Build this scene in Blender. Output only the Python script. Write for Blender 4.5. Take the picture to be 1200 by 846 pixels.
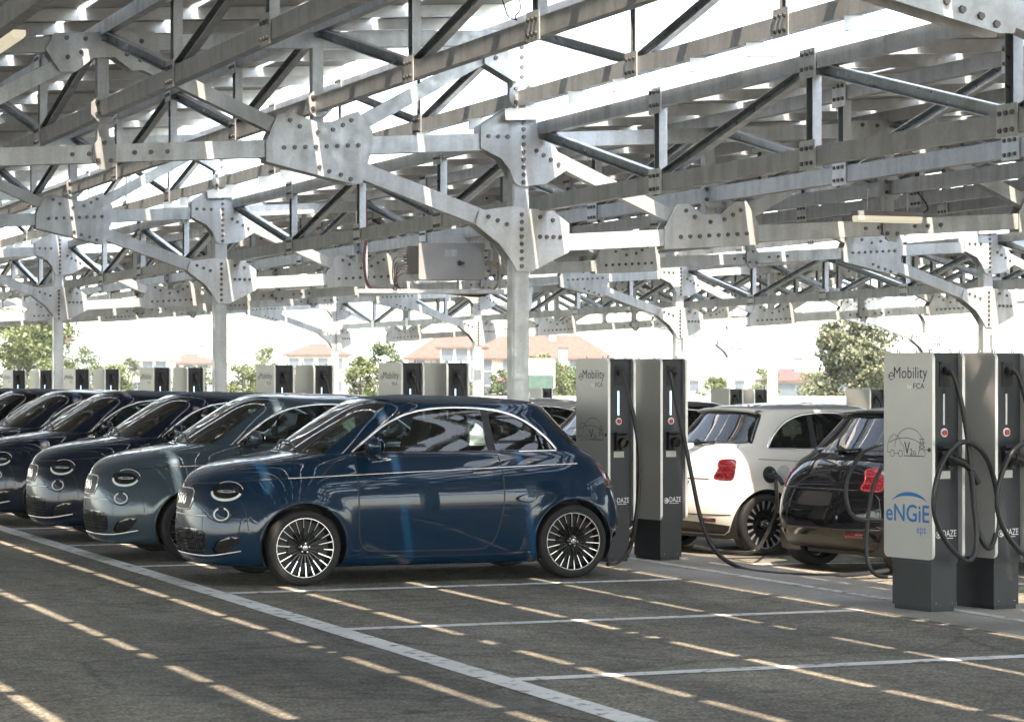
import bpy, bmesh, math, random
import numpy as np
from mathutils import Vector, Matrix
from mathutils.geometry import delaunay_2d_cdt

for _o in list(bpy.data.objects):
    bpy.data.objects.remove(_o)
SC = bpy.context.scene
COL = SC.collection
R = math.radians
TH = R(21.3)            # angle between the bays' long axis and the picture plane
FPX = 3000.0            # focal length in pixels of the 1200 px wide photograph
HC = 1.65               # camera height
HOR = 445.0             # horizon row in the photograph

# ------------------------------------------------------------------ camera
cam = bpy.data.cameras.new('camera')
cam.sensor_width = 36.0
cam.lens = 36.0 * FPX / 1200.0
cam.shift_y = (HOR - 423.0) / 1200.0
cam.clip_end = 3000
cam.dof.use_dof = True
cam.dof.focus_distance = 20.5
cam.dof.aperture_fstop = 9.0
camo = bpy.data.objects.new('camera', cam)
COL.objects.link(camo)
camo.location = (0, 0, HC)
camo.rotation_euler = (R(90), 0, -TH)
SC.camera = camo

# ------------------------------------------------------------------ sky and sun
SUN_DIR = Vector((0.14, 0.62, -1.0)).normalized()      # the way the light travels
elev = math.asin(-SUN_DIR.z)
azim = math.atan2(-SUN_DIR.x, -SUN_DIR.y)              # towards the sun, from +Y clockwise
world = bpy.data.worlds.new('World')
SC.world = world
world.use_nodes = True
wn = world.node_tree.nodes
wl = world.node_tree.links
bg = wn['Background']
sky = wn.new('ShaderNodeTexSky')
sky.sky_type = 'NISHITA'
sky.sun_disc = False
sky.sun_elevation = elev
sky.sun_rotation = azim
sky.air_density = 1.0
sky.dust_density = 1.2
sky.ozone_density = 1.0
hs = wn.new('ShaderNodeHueSaturation')
hs.inputs['Saturation'].default_value = 0.65
wl.new(sky.outputs[0], hs.inputs['Color'])
tint = wn.new('ShaderNodeMix')
tint.data_type = 'RGBA'
tint.blend_type = 'MULTIPLY'
tint.inputs[0].default_value = 1.0
tint.inputs[7].default_value = (1.0, 0.995, 0.955, 1)
wl.new(hs.outputs[0], tint.inputs[6])
wl.new(tint.outputs[2], bg.inputs[0])
bg.inputs[1].default_value = 0.15
sun = bpy.data.lights.new('sun', 'SUN')
sun.energy = 2.0
sun.angle = R(0.53)
sun.color = (1.0, 0.84, 0.67)
suno = bpy.data.objects.new('sun', sun)
COL.objects.link(suno)
suno.location = (0, -30, 60)
suno.rotation_euler = SUN_DIR.to_track_quat('-Z', 'Y').to_euler()
SC.view_settings.view_transform = 'Standard'
SC.view_settings.look = 'None'
SC.view_settings.gamma = 1.0
SC.view_settings.exposure = 2.8
SC.view_settings.use_curve_mapping = False
SC.cycles.max_bounces = 10
SC.cycles.transparent_max_bounces = 16
SC.cycles.sample_clamp_indirect = 6.0
SC.cycles.use_denoising = True
SC.cycles.caustics_reflective = False
SC.cycles.caustics_refractive = False


def at(px, d, z=0.0):
    """world point seen in photo column px at camera depth d"""
    lat = (px - 600.0) / FPX * d
    return Vector((lat * math.cos(TH) + d * math.sin(TH), -lat * math.sin(TH) + d * math.cos(TH), z))


def zat(py, d):
    return HC + (HOR - py) * d / FPX


def project(p):
    lat = p[0] * math.cos(TH) - p[1] * math.sin(TH)
    d = p[0] * math.sin(TH) + p[1] * math.cos(TH)
    return 600 + FPX * lat / d, HOR - FPX * (p[2] - HC) / d, d


# ------------------------------------------------------------------ materials
def newmat(name):
    m = bpy.data.materials.new(name)
    m.use_nodes = True
    nt = m.node_tree
    return m, nt, nt.nodes['Principled BSDF']


def setc(b, col, rough=0.5, metal=0.0, coat=0.0, spec=0.5):
    b.inputs['Base Color'].default_value = (col[0], col[1], col[2], 1)
    b.inputs['Roughness'].default_value = rough
    b.inputs['Metallic'].default_value = metal
    b.inputs['Coat Weight'].default_value = coat
    b.inputs['Coat Roughness'].default_value = 0.02
    b.inputs['Specular IOR Level'].default_value = spec


def noise_mix(nt, b, c1, c2, scale=3.0, detail=6.0, lo=0.35, hi=0.65, stretch=(1, 1, 1), target='Base Color', coord='Object'):
    tc = nt.nodes.new('ShaderNodeTexCoord')
    mp = nt.nodes.new('ShaderNodeMapping')
    mp.inputs['Scale'].default_value = stretch
    nz = nt.nodes.new('ShaderNodeTexNoise')
    nz.inputs['Scale'].default_value = scale
    nz.inputs['Detail'].default_value = detail
    rp = nt.nodes.new('ShaderNodeValToRGB')
    rp.color_ramp.elements[0].position = lo
    rp.color_ramp.elements[1].position = hi
    rp.color_ramp.elements[0].color = (*c1, 1)
    rp.color_ramp.elements[1].color = (*c2, 1)
    nt.links.new(tc.outputs[coord], mp.inputs[0])
    nt.links.new(mp.outputs[0], nz.inputs[0])
    nt.links.new(nz.outputs[0], rp.inputs[0])
    if target:
        nt.links.new(rp.outputs[0], b.inputs[target])
    return rp


def simple(name, col, rough=0.5, metal=0.0, coat=0.0, var=0.12, scale=6.0, spec=0.5):
    m, nt, b = newmat(name)
    setc(b, col, rough, metal, coat, spec)
    if var:
        noise_mix(nt, b, [c * (1 - var) for c in col], [min(1, c * (1 + var)) for c in col], scale)
    return m


def mixcol(nt, a, bcol, mode='MULTIPLY', fac=1.0):
    mx = nt.nodes.new('ShaderNodeMix')
    mx.data_type = 'RGBA'
    mx.blend_type = mode
    mx.inputs[0].default_value = fac
    nt.links.new(a, mx.inputs[6])
    nt.links.new(bcol, mx.inputs[7])
    return mx.outputs[2]


def steel_mat(name, base, rough=0.42, metal=0.75):
    m, nt, b = newmat(name)
    setc(b, base, rough, metal)
    r1 = noise_mix(nt, b, [c * 0.92 for c in base], [min(1, c * 1.05) for c in base], 1.3, 6, 0.3, 0.7, target=None)
    r2 = noise_mix(nt, b, (0.92, 0.92, 0.92), (1, 1, 1), 30, 3, 0.4, 0.6, target=None)      # zinc spangle
    r3 = noise_mix(nt, b, (0.74, 0.73, 0.70), (1, 1, 1), 1.0, 5, 0.40, 0.55, (7, 7, 0.8), target=None)  # run marks
    c = mixcol(nt, r1.outputs[0], r2.outputs[0])
    c = mixcol(nt, c, r3.outputs[0], fac=0.6)
    oi = nt.nodes.new('ShaderNodeObjectInfo')
    mr = nt.nodes.new('ShaderNodeMapRange')
    mr.inputs[3].default_value = 0.84
    mr.inputs[4].default_value = 1.10
    nt.links.new(oi.outputs['Random'], mr.inputs[0])
    cm = nt.nodes.new('ShaderNodeCombineColor')
    for q in range(3):
        nt.links.new(mr.outputs[0], cm.inputs[q])
    c = mixcol(nt, c, cm.outputs[0])
    nt.links.new(c, b.inputs['Base Color'])
    rr = noise_mix(nt, b, (rough - 0.12,) * 3, (rough + 0.16,) * 3, 9, 5, 0.35, 0.65, target=None)
    nt.links.new(rr.outputs[0], b.inputs['Roughness'])
    return m


M = {}
M['steel'] = steel_mat('galvanised_steel', (0.74, 0.775, 0.785), 0.42, 0.4)
M['steel_dark'] = steel_mat('weathered_galvanised_steel', (0.58, 0.605, 0.62), 0.46, 0.4)
M['steel_plate'] = steel_mat('galvanised_plate_sunlit_tone', (0.76, 0.785, 0.79), 0.45, 0.4)  # gusset and node plates: sunlit look put into a slightly lighter colour
M['steel_shaded'] = steel_mat('shaded_channel_inside', (0.46, 0.50, 0.53), 0.38, 0.7)  # same steel, shade inside the open channels put into a darker colour
M['bolt'] = simple('bolt_steel', (0.16, 0.155, 0.15), 0.4, 0.8)
M['alu'] = simple('aluminium_profile', (0.78, 0.78, 0.76), 0.35, 0.6)
M['panel_back'] = simple('panel_backsheet', (0.74, 0.74, 0.73), 0.55, 0.0, scale=1.5)
M['panel_top'] = simple('solar_cell_glass', (0.015, 0.02, 0.05), 0.08, 0.0)
M['chrome'] = simple('chrome_trim', (0.86, 0.85, 0.84), 0.09, 1.0, var=0.03)
M['satin'] = simple('satin_metal_trim', (0.80, 0.72, 0.68), 0.2, 1.0, var=0.03)
M['black_gloss'] = simple('gloss_black', (0.01, 0.01, 0.011), 0.06, 0.0, 0.6)
M['black_plastic'] = simple('black_plastic', (0.011, 0.011, 0.012), 0.45)
M['rubber'] = simple('tyre_rubber', (0.009, 0.0088, 0.0085), 0.72, scale=14)
M['cable'] = simple('cable_rubber', (0.018, 0.018, 0.019), 0.42)
M['cloth'] = simple('seat_fabric', (0.10, 0.10, 0.10), 0.9)
M['cloth_light'] = simple('seat_fabric_pale', (0.30, 0.29, 0.27), 0.9)
M['trim'] = simple('cabin_trim', (0.03, 0.03, 0.032), 0.7)
M['white_lamp'] = simple('white_light_guide', (0.85, 0.85, 0.83), 0.15, 0, 0.5, var=0.02)
M['red_lamp'] = simple('red_lens', (0.07, 0.003, 0.005), 0.08, 0, 0.8, var=0.25, scale=30)
M['red_dark'] = simple('dark_red_lens', (0.10, 0.004, 0.006), 0.08, 0, 0.8)
M['reflector'] = simple('lamp_reflector', (0.35, 0.36, 0.38), 0.12, 0.9, var=0.5, scale=40)
M['rim_dark'] = simple('dark_rim_paint', (0.012, 0.012, 0.013), 0.18, 0.3, 0.4)
M['rim_bright'] = simple('machined_alloy', (0.82, 0.82, 0.82), 0.2, 1.0, var=0.04)
M['rim_grey'] = simple('silver_wheel_cover', (0.55, 0.55, 0.55), 0.28, 0.8)
M['roof_cloth'] = simple('soft_roof_fabric', (0.012, 0.014, 0.022), 0.62, scale=60)
M['charger_dark'] = simple('charger_anthracite', (0.034, 0.036, 0.042), 0.42, 0.2, scale=40, var=0.08)
M['charger_base'] = simple('charger_plinth_grey', (0.030, 0.032, 0.036), 0.45, 0.2, scale=40, var=0.08)
M['ink'] = simple('printed_dark_grey', (0.045, 0.05, 0.065), 0.5, var=0)
M['ink_blue'] = simple('printed_blue', (0.02, 0.16, 0.46), 0.5, var=0)
M['ink_white'] = simple('printed_white', (0.8, 0.8, 0.8), 0.5, var=0)
M['sticker'] = simple('sticker_paper', (0.65, 0.64, 0.60), 0.6, var=0.05)
M['button_red'] = simple('red_button', (0.5, 0.02, 0.03), 0.3, var=0)
M['cabinet'] = simple('cabinet_grey_paint', (0.36, 0.36, 0.355), 0.45, scale=2)
M['cable_red'] = simple('red_cable', (0.035, 0.010, 0.010), 0.5)
M['cable_green'] = simple('green_cable', (0.02, 0.16, 0.07), 0.5)
M['copper'] = simple('beige_cable', (0.6, 0.45, 0.25), 0.5)

m, nt, b = newmat('charger_silver_panel')
setc(b, (0.46, 0.455, 0.44), 0.28, 0.25)
noise_mix(nt, b, (0.43, 0.425, 0.41), (0.48, 0.475, 0.46), 1.2, 3)
M['silver'] = m
m, nt, b = newmat('charger_panel_edge')
setc(b, (0.8, 0.79, 0.76), 0.3, 0.3)
noise_mix(nt, b, (0.76, 0.75, 0.72), (0.82, 0.81, 0.78), 5, 3)
M['silver_edge'] = m

m, nt, b = newmat('lit_strip')
setc(b, (0.6, 0.8, 1.0), 0.3)
b.inputs['Emission Color'].default_value = (0.55, 0.80, 1.0, 1)
b.inputs['Emission Strength'].default_value = 0.35
M['led'] = m
m, nt, b = newmat('lit_diffuser')
setc(b, (0.85, 0.82, 0.74), 0.4)
b.inputs['Emission Color'].default_value = (1.0, 0.88, 0.62, 1)
b.inputs['Emission Strength'].default_value = 0.09
M['tube'] = m

m = bpy.data.materials.new('window_glass')
m.use_nodes = True
nt = m.node_tree
for n in list(nt.nodes):
    if n.type != 'OUTPUT_MATERIAL':
        nt.nodes.remove(n)
out = [n for n in nt.nodes if n.type == 'OUTPUT_MATERIAL'][0]
tr = nt.nodes.new('ShaderNodeBsdfTransparent')
tr.inputs[0].default_value = (0.50, 0.58, 0.57, 1)
gl = nt.nodes.new('ShaderNodeBsdfGlossy')
gl.inputs['Roughness'].default_value = 0.015
gl.inputs[0].default_value = (0.95, 0.94, 0.92, 1)
fr = nt.nodes.new('ShaderNodeFresnel')
fr.inputs[0].default_value = 1.55
mad = nt.nodes.new('ShaderNodeMath')
mad.operation = 'MULTIPLY_ADD'
mad.inputs[1].default_value = 1.5
mad.inputs[2].default_value = 0.07
mx = nt.nodes.new('ShaderNodeMixShader')
nt.links.new(fr.outputs[0], mad.inputs[0])
nt.links.new(mad.outputs[0], mx.inputs[0])
nt.links.new(tr.outputs[0], mx.inputs[1])
nt.links.new(gl.outputs[0], mx.inputs[2])
nt.links.new(mx.outputs[0], out.inputs[0])
M['glass'] = m
m2 = m.copy()
m2.name = 'side_window_glass'
for n in m2.node_tree.nodes:
    if n.type == 'MATH':
        n.inputs[1].default_value = 0.95
        n.inputs[2].default_value = 0.0
    if n.type == 'BSDF_TRANSPARENT':
        n.inputs[0].default_value = (0.44, 0.52, 0.51, 1)
M['glass_side'] = m2
mad.inputs[1].default_value = 2.2
mad.inputs[2].default_value = 0.05


def paint(name, col, flake=0.0, metal=0.0):
    m, nt, b = newmat(name)
    setc(b, col, 0.36, metal, 1.0, spec=0.08)
    b.inputs['Coat Roughness'].default_value = 0.012
    b.inputs['Coat IOR'].default_value = 1.47
    noise_mix(nt, b, [c * (1 - flake) for c in col], [c * (1 + flake) for c in col], 220, 2)
    return m


M['paint_blue'] = paint('deep_blue_paint', (0.0004, 0.0165, 0.044), 0.12, 0.0)
M['paint_teal'] = paint('grey_green_paint', (0.046, 0.070, 0.090), 0.12, 0.2)
M['paint_navy'] = paint('navy_paint', (0.0025, 0.0065, 0.020), 0.15, 0.0)
M['paint_black'] = paint('black_paint', (0.0022, 0.0022, 0.003), 0.1, 0.0)
M['paint_black'].node_tree.nodes['Principled BSDF'].inputs['Specular IOR Level'].default_value = 0.0
M['paint_white'] = paint('ice_white_paint', (0.70, 0.68, 0.62), 0.03, 0.0)
M['paint_silver'] = paint('silver_paint', (0.52, 0.52, 0.50), 0.05, 0.5)


# ------------------------------------------------------------------ mesh helpers
class MB:
    """collects shapes; build() links them as ONE mesh object"""

    def __init__(self):
        self.v = []
        self.f = []
        self.mi = []
        self.mats = []
        self.smooth = []

    def slot(self, mat):
        if mat not in self.mats:
            self.mats.append(mat)
        return self.mats.index(mat)

    def add(self, verts, faces, mat, smooth=False):
        o = len(self.v)
        s = self.slot(mat)
        self.v.extend([tuple(p) for p in verts])
        for f in faces:
            self.f.append(tuple(i + o for i in f))
            self.mi.append(s)
            self.smooth.append(smooth)

    def box(self, c, s, mat, rot=None):
        hx, hy, hz = s[0] / 2, s[1] / 2, s[2] / 2
        vs = [Vector((x, y, z)) for z in (-hz, hz) for y in (-hy, hy) for x in (-hx, hx)]
        if rot is not None:
            vs = [rot @ p for p in vs]
        c = Vector(c)
        self.add([p + c for p in vs], [(0, 2, 3, 1), (4, 5, 7, 6), (0, 1, 5, 4), (2, 6, 7, 3), (0, 4, 6, 2), (1, 3, 7, 5)], mat)

    def frame(self, p0, p1, side):
        p0 = Vector(p0)
        p1 = Vector(p1)
        t = (p1 - p0).normalized()
        s = Vector(side)
        s = (s - t * s.dot(t)).normalized()
        return p0, p1, t, s, t.cross(s)

    def beam(self, p0, p1, w, h, mat, side=(0, 1, 0)):
        """box beam, w along `side`, h across it"""
        p0, p1, t, s, u = self.frame(p0, p1, side)
        vs = []
        for p in (p0, p1):
            for a, c in ((-1, -1), (1, -1), (1, 1), (-1, 1)):
                vs.append(p + s * (a * w / 2) + u * (c * h / 2))
        self.add(vs, [(0, 1, 5, 4), (1, 2, 6, 5), (2, 3, 7, 6), (3, 0, 4, 7), (3, 2, 1, 0), (4, 5, 6, 7)], mat)

    def channel(self, p0, p1, w, h, mat, side, mat_in=None, t=0.008):
        """C channel, open towards +side"""
        p0, p1, tt, s, u = self.frame(p0, p1, side)
        prof = [(-w / 2, -h / 2), (w / 2, -h / 2), (w / 2, -h / 2 + t), (-w / 2 + t, -h / 2 + t),
                (-w / 2 + t, h / 2 - t), (w / 2, h / 2 - t), (w / 2, h / 2), (-w / 2, h / 2)]
        vs = [p + s * a + u * c for p in (p0, p1) for a, c in prof]
        n = len(prof)
        fs_out, fs_in = [], []
        for i in range(n):
            j = (i + 1) % n
            (fs_in if i in (2, 3, 4) else fs_out).append((i, j, j + n, i + n))
        fs_out.append((0, 3, 2, 1)); fs_out.append((0, 7, 4, 3)); fs_out.append((7, 6, 5, 4))
        fs_out.append((n + 0, n + 1, n + 2, n + 3)); fs_out.append((n, n + 3, n + 4, n + 7)); fs_out.append((n + 4, n + 5, n + 6, n + 7))
        self.add(vs, fs_out, mat)
        self.add(vs, fs_in, mat_in or mat)

    def prism(self, poly, origin, ex, ey, depth, mat, mat_side=None):
        """polygon in the plane (ex, ey) at origin, extruded by depth along ex x ey (negative goes back)"""
        ex = Vector(ex); ey = Vector(ey); n = ex.cross(ey).normalized()
        o = Vector(origin)
        a = [o + ex * p[0] + ey * p[1] for p in poly]
        c = [q + n * depth for q in a]
        k = len(poly)
        self.add(a + c, [tuple(range(k, 2 * k)), tuple(reversed(range(k)))], mat)
        self.add(a + c, [(i, (i + 1) % k, (i + 1) % k + k, i + k) for i in range(k)], mat_side or mat)

    def cyl(self, c, axis, r, h, mat, n=16, r2=None, smooth=True, cap=True):
        axis = Vector(axis).normalized()
        s = axis.orthogonal().normalized()
        u = axis.cross(s)
        c = Vector(c)
        r2 = r if r2 is None else r2
        vs = []
        for k, (rr, hh) in enumerate(((r, 0), (r2, h))):
            for i in range(n):
                a = 2 * math.pi * i / n
                vs.append(c + axis * hh + (s * math.cos(a) + u * math.sin(a)) * rr)
        self.add(vs, [(i, (i + 1) % n, (i + 1) % n + n, i + n) for i in range(n)], mat, smooth)
        if cap:
            self.add(vs, [tuple(range(n, 2 * n)), tuple(reversed(range(n)))], mat)

    def bolt(self, c, axis, mat=None, r=0.022, h=0.018):
        self.cyl(c, axis, r, h, mat or M['bolt'], 6, r * 0.85, False)

    def tube(self, pts, r, mat, n=8, closed=False, r_end=None):
        pts = [Vector(p) for p in pts]
        k = len(pts)
        vs = []
        prev = None
        for i, p in enumerate(pts):
            if closed:
                t = (pts[(i + 1) % k] - pts[i - 1]).normalized()
            else:
                t = (pts[min(i + 1, k - 1)] - pts[max(i - 1, 0)]).normalized()
            if prev is None:
                s = t.orthogonal().normalized()
            else:
                s = (prev - t * prev.dot(t))
                s = s.normalized() if s.length > 1e-6 else t.orthogonal().normalized()
            prev = s
            u = t.cross(s)
            rr = r if r_end is None else r + (r_end - r) * i / max(1, k - 1)
            for j in range(n):
                a = 2 * math.pi * j / n
                vs.append(p + (s * math.cos(a) + u * math.sin(a)) * rr)
        fs = []
        for i in range(k if closed else k - 1):
            i2 = (i + 1) % k
            for j in range(n):
                j2 = (j + 1) % n
                fs.append((i * n + j, i * n + j2, i2 * n + j2, i2 * n + j))
        self.add(vs, fs, mat, True)
        if not closed:
            self.add(vs, [tuple(reversed(range(n))), tuple(range((k - 1) * n, k * n))], mat)

    def lathe(self, prof, c, axis, mat, n=32, smooth=True, mats=None):
        """profile of (radius, height along axis)"""
        axis = Vector(axis).normalized()
        s = axis.orthogonal().normalized()
        u = axis.cross(s)
        c = Vector(c)
        k = len(prof)
        vs = [c + axis * h + (s * math.cos(2 * math.pi * i / n) + u * math.sin(2 * math.pi * i / n)) * r for i in range(n) for r, h in prof]
        for j in range(k - 1):
            fs = [(i * k + j, ((i + 1) % n) * k + j, ((i + 1) % n) * k + j + 1, i * k + j + 1) for i in range(n)]
            self.add(vs, fs, mats[j] if mats else mat, smooth)

    def build(self, name, parent=None, loc=None, mats=None):
        me = bpy.data.meshes.new(name)
        # drop unused verts
        used = sorted({i for f in self.f for i in f})
        mp = {o: i for i, o in enumerate(used)}
        me.from_pydata([self.v[i] for i in used], [], [tuple(mp[i] for i in f) for f in self.f])
        for mt in self.mats:
            if mt is not None:
                me.materials.append(mt)
        me.polygons.foreach_set('material_index', self.mi)
        me.polygons.foreach_set('use_smooth', self.smooth)
        me.validate()
        me.update()
        o = bpy.data.objects.new(name, me)
        COL.objects.link(o)
        if parent:
            o.parent = parent
        if loc is not None:
            o.location = loc
        return o


def spline(pts, n=8, closed=False):
    """Catmull-Rom through pts"""
    P = [Vector(p) for p in pts]
    k = len(P)
    outp = []
    for i in range(k if closed else k - 1):
        p0 = P[(i - 1) % k] if closed or i > 0 else P[0] * 2 - P[1]
        p1 = P[i]
        p2 = P[(i + 1) % k]
        p3 = P[(i + 2) % k] if closed or i + 2 < k else P[-1] * 2 - P[-2]
        for j in range(n):
            t = j / n
            outp.append(0.5 * ((2 * p1) + (p2 - p0) * t + (2 * p0 - 5 * p1 + 4 * p2 - p3) * t * t + (3 * p1 - p0 - 3 * p2 + p3) * t ** 3))
    if not closed:
        outp.append(P[-1])
    return outp


def empty(name, label, cat, loc=(0, 0, 0), rz=0.0, group=None):
    o = bpy.data.objects.new(name, None)
    COL.objects.link(o)
    o.location = loc
    o.rotation_euler = (0, 0, rz)
    o.empty_display_size = 0.2
    tag(o, label, cat, group)
    return o


def tag(o, label=None, cat=None, group=None, kind=None):
    if label:
        o['label'] = label
    if cat:
        o['category'] = cat
    if group:
        o['group'] = group
    if kind:
        o['kind'] = kind
    return o


def copy_tree(o, parent=None):
    c = o.copy()
    COL.objects.link(c)
    c.parent = parent
    for ch in list(o.children):
        copy_tree(ch, c)
    return c


def text_mesh(txt, size, bold=0.0):
    cu = bpy.data.curves.new('lettering', 'FONT')
    cu.body = txt
    cu.size = size
    cu.align_x = 'LEFT'
    cu.offset = bold
    cu.resolution_u = 3
    ob = bpy.data.objects.new('lettering', cu)
    COL.objects.link(ob)
    bpy.context.view_layer.update()
    me = bpy.data.meshes.new_from_object(ob)
    vs = [v.co.copy() for v in me.vertices]
    fs = [tuple(p.vertices) for p in me.polygons]
    bpy.data.objects.remove(ob)
    bpy.data.meshes.remove(me)
    return vs, fs


def put_text(mb, txt, origin, ex, ey, width, mat, bold=0.0, height=None):
    """lettering fitted to a width, its lower left at origin, lying in plane (ex, ey)"""
    vs, fs = text_mesh(txt, 1.0, bold)
    x0 = min(v.x for v in vs); x1 = max(v.x for v in vs)
    y0 = min(v.y for v in vs); y1 = max(v.y for v in vs)
    sx = width / (x1 - x0)
    sy = sx if height is None else height / (y1 - y0)
    ex = Vector(ex); ey = Vector(ey); o = Vector(origin)
    mb.add([o + ex * ((v.x - x0) * sx) + ey * ((v.y - y0) * sy) for v in vs], fs, mat)


def stroke(mb, pts, w, origin, ex, ey, mat, closed=False):
    ex = Vector(ex); ey = Vector(ey); o = Vector(origin)
    P = [Vector((p[0], p[1], 0)) for p in pts]
    k = len(P)
    vs = []
    for i in range(k):
        if closed:
            t = P[(i + 1) % k] - P[i - 1]
        else:
            t = P[min(i + 1, k - 1)] - P[max(i - 1, 0)]
        t = t.normalized() if t.length > 1e-9 else Vector((1, 0, 0))
        nrm = Vector((-t.y, t.x, 0))
        for s in (-1, 1):
            q = P[i] + nrm * (s * w / 2)
            vs.append(o + ex * q.x + ey * q.y)
    fs = [(2 * i, 2 * ((i + 1) % k), 2 * ((i + 1) % k) + 1, 2 * i + 1) for i in range(k if closed else k - 1)]
    mb.add(vs, fs, mat)


def ell(cx, cy, a, b, a0=0, a1=360, n=24):
    return [(cx + a * math.cos(R(a0 + (a1 - a0) * i / n)), cy + b * math.sin(R(a0 + (a1 - a0) * i / n))) for i in range(n + 1)]


# ================================================================== GROUND
def gz(x):
    """ground falls gently behind the charger strip"""
    if x < 10.35:
        return 0.0
    if x < 10.75:
        return -0.2 * (x - 10.35)
    if x < 36:
        return -0.08 - 0.01624 * (x - 10.75)
    return -0.49


def ground_material():
    m, nt, b = newmat('asphalt_and_grass')
    N = nt.nodes
    L = nt.links
    tc = N.new('ShaderNodeTexCoord')

    def noise(scale, detail=8, stretch=(1, 1, 1), rough=0.6):
        mp = N.new('ShaderNodeMapping')
        mp.inputs['Scale'].default_value = stretch
        nz = N.new('ShaderNodeTexNoise')
        nz.inputs['Scale'].default_value = scale
        nz.inputs['Detail'].default_value = detail
        nz.inputs['Roughness'].default_value = rough
        L.new(tc.outputs['Object'], mp.inputs[0])
        L.new(mp.outputs[0], nz.inputs[0])
        return nz.outputs[0]

    def ramp(src, stops):
        rp = N.new('ShaderNodeValToRGB')
        e = rp.color_ramp.elements
        e[0].position, e[1].position = stops[0][0], stops[-1][0]
        e[0].color = (*stops[0][1], 1)
        e[1].color = (*stops[-1][1], 1)
        for p, c in stops[1:-1]:
            q = e.new(p)
            q.color = (*c, 1)
        L.new(src, rp.inputs[0])
        return rp.outputs[0]

    patches = ramp(noise(0.55, 9, (1.0, 0.45, 1)), [(0.30, (0.125, 0.116, 0.098)), (0.5, (0.205, 0.190, 0.157)), (0.70, (0.300, 0.276, 0.224))])
    fine = mixcol(nt, ramp(noise(45, 5), [(0.38, (0.45,) * 3), (0.5, (0.95,) * 3), (0.64, (1.7,) * 3)]), ramp(noise(9, 7), [(0.36, (0.72,) * 3), (0.64, (1.28,) * 3)]))
    streak = ramp(noise(1.6, 7, (1.0, 0.16, 1)), [(0.35, (0.70,) * 3), (0.65, (1.22, 1.2, 1.15))])
    blot = ramp(noise(2.6, 6), [(0.62, (1, 1, 1)), (0.72, (0.62, 0.62, 0.62))])
    dust = ramp(noise(0.9, 10, (1, .6, 1), 0.75), [(0.58, (0, 0, 0)), (0.72, (1, 1, 1))])
    c = mixcol(nt, patches, fine)
    c = mixcol(nt, c, streak)
    c = mixcol(nt, c, blot)
    mdu = N.new('ShaderNodeMix')
    mdu.data_type = 'RGBA'
    dm = N.new('ShaderNodeMath'); dm.operation = 'MULTIPLY'; dm.inputs[1].default_value = 0.32
    L.new(dust, dm.inputs[0])
    L.new(dm.outputs[0], mdu.inputs[0])
    L.new(c, mdu.inputs[6])
    mdu.inputs[7].default_value = (0.30, 0.275, 0.225, 1)
    c = mdu.outputs[2]
    # oil drips, tyre marks and fine cracks
    vo = N.new('ShaderNodeTexVoronoi')
    vo.inputs['Scale'].default_value = 1.7
    L.new(tc.outputs['Object'], vo.inputs[0])
    oil = ramp(vo.outputs['Distance'], [(0.05, (0.35,) * 3), (0.16, (1.0,) * 3)])
    oilm = ramp(noise(0.6, 3), [(0.5, (0, 0, 0)), (0.6, (1, 1, 1))])
    mo = N.new('ShaderNodeMix'); mo.data_type = 'RGBA'
    L.new(oilm, mo.inputs[0]); mo.inputs[6].default_value = (1, 1, 1, 1); L.new(oil, mo.inputs[7])
    c = mixcol(nt, c, mo.outputs[2])
    tyre = ramp(noise(2.4, 4, (0.05, 1.0, 1)), [(0.60, (1.0,) * 3), (0.70, (0.72,) * 3)])
    c = mixcol(nt, c, tyre)
    vc = N.new('ShaderNodeTexVoronoi')
    vc.feature = 'DISTANCE_TO_EDGE'
    vc.inputs['Scale'].default_value = 0.45
    wv = N.new('ShaderNodeMix'); wv.data_type = 'VECTOR'; wv.inputs[0].default_value = 0.12
    nv = N.new('ShaderNodeTexNoise'); nv.inputs['Scale'].default_value = 2.5
    L.new(tc.outputs['Object'], nv.inputs[0])
    L.new(tc.outputs['Object'], wv.inputs[4]); L.new(nv.outputs['Color'], wv.inputs[5])
    L.new(wv.outputs[1], vc.inputs[0])
    crack = ramp(vc.outputs['Distance'], [(0.003, (0.4,) * 3), (0.012, (1.0,) * 3)])
    c = mixcol(nt, c, crack, fac=0.6)
    # grass and dry verge outside the paved lot
    grass = ramp(noise(0.35, 8), [(0.3, (0.10, 0.115, 0.045)), (0.55, (0.17, 0.165, 0.075)), (0.75, (0.30, 0.26, 0.16))])
    geo = N.new('ShaderNodeSeparateXYZ')
    L.new(tc.outputs['Object'], geo.inputs[0])
    ax = N.new('ShaderNodeMath'); ax.operation = 'GREATER_THAN'; ax.inputs[1].default_value = 78.0
    L.new(geo.outputs[1], ax.inputs[0])
    ay = N.new('ShaderNodeMath'); ay.operation = 'GREATER_THAN'; ay.inputs[1].default_value = 52.0
    L.new(geo.outputs[0], ay.inputs[0])
    mxm = N.new('ShaderNodeMath'); mxm.operation = 'MAXIMUM'
    L.new(ax.outputs[0], mxm.inputs[0])
    L.new(ay.outputs[0], mxm.inputs[1])
    mg = N.new('ShaderNodeMix')
    mg.data_type = 'RGBA'
    L.new(mxm.outputs[0], mg.inputs[0])
    L.new(c, mg.inputs[6])
    L.new(grass, mg.inputs[7])
    L.new(mg.outputs[2], b.inputs['Base Color'])
    b.inputs['Specular IOR Level'].default_value = 0.35
    rr = ramp(noise(1.1, 6), [(0.35, (0.55,) * 3), (0.65, (0.85,) * 3)])
    L.new(rr, b.inputs['Roughness'])
    bp = N.new('ShaderNodeBump')
    bp.inputs['Strength'].default_value = 0.55
    bp.inputs['Distance'].default_value = 0.008
    L.new(noise(130, 4), bp.inputs['Height'])
    L.new(bp.outputs[0], b.inputs['Normal'])
    return m


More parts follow.
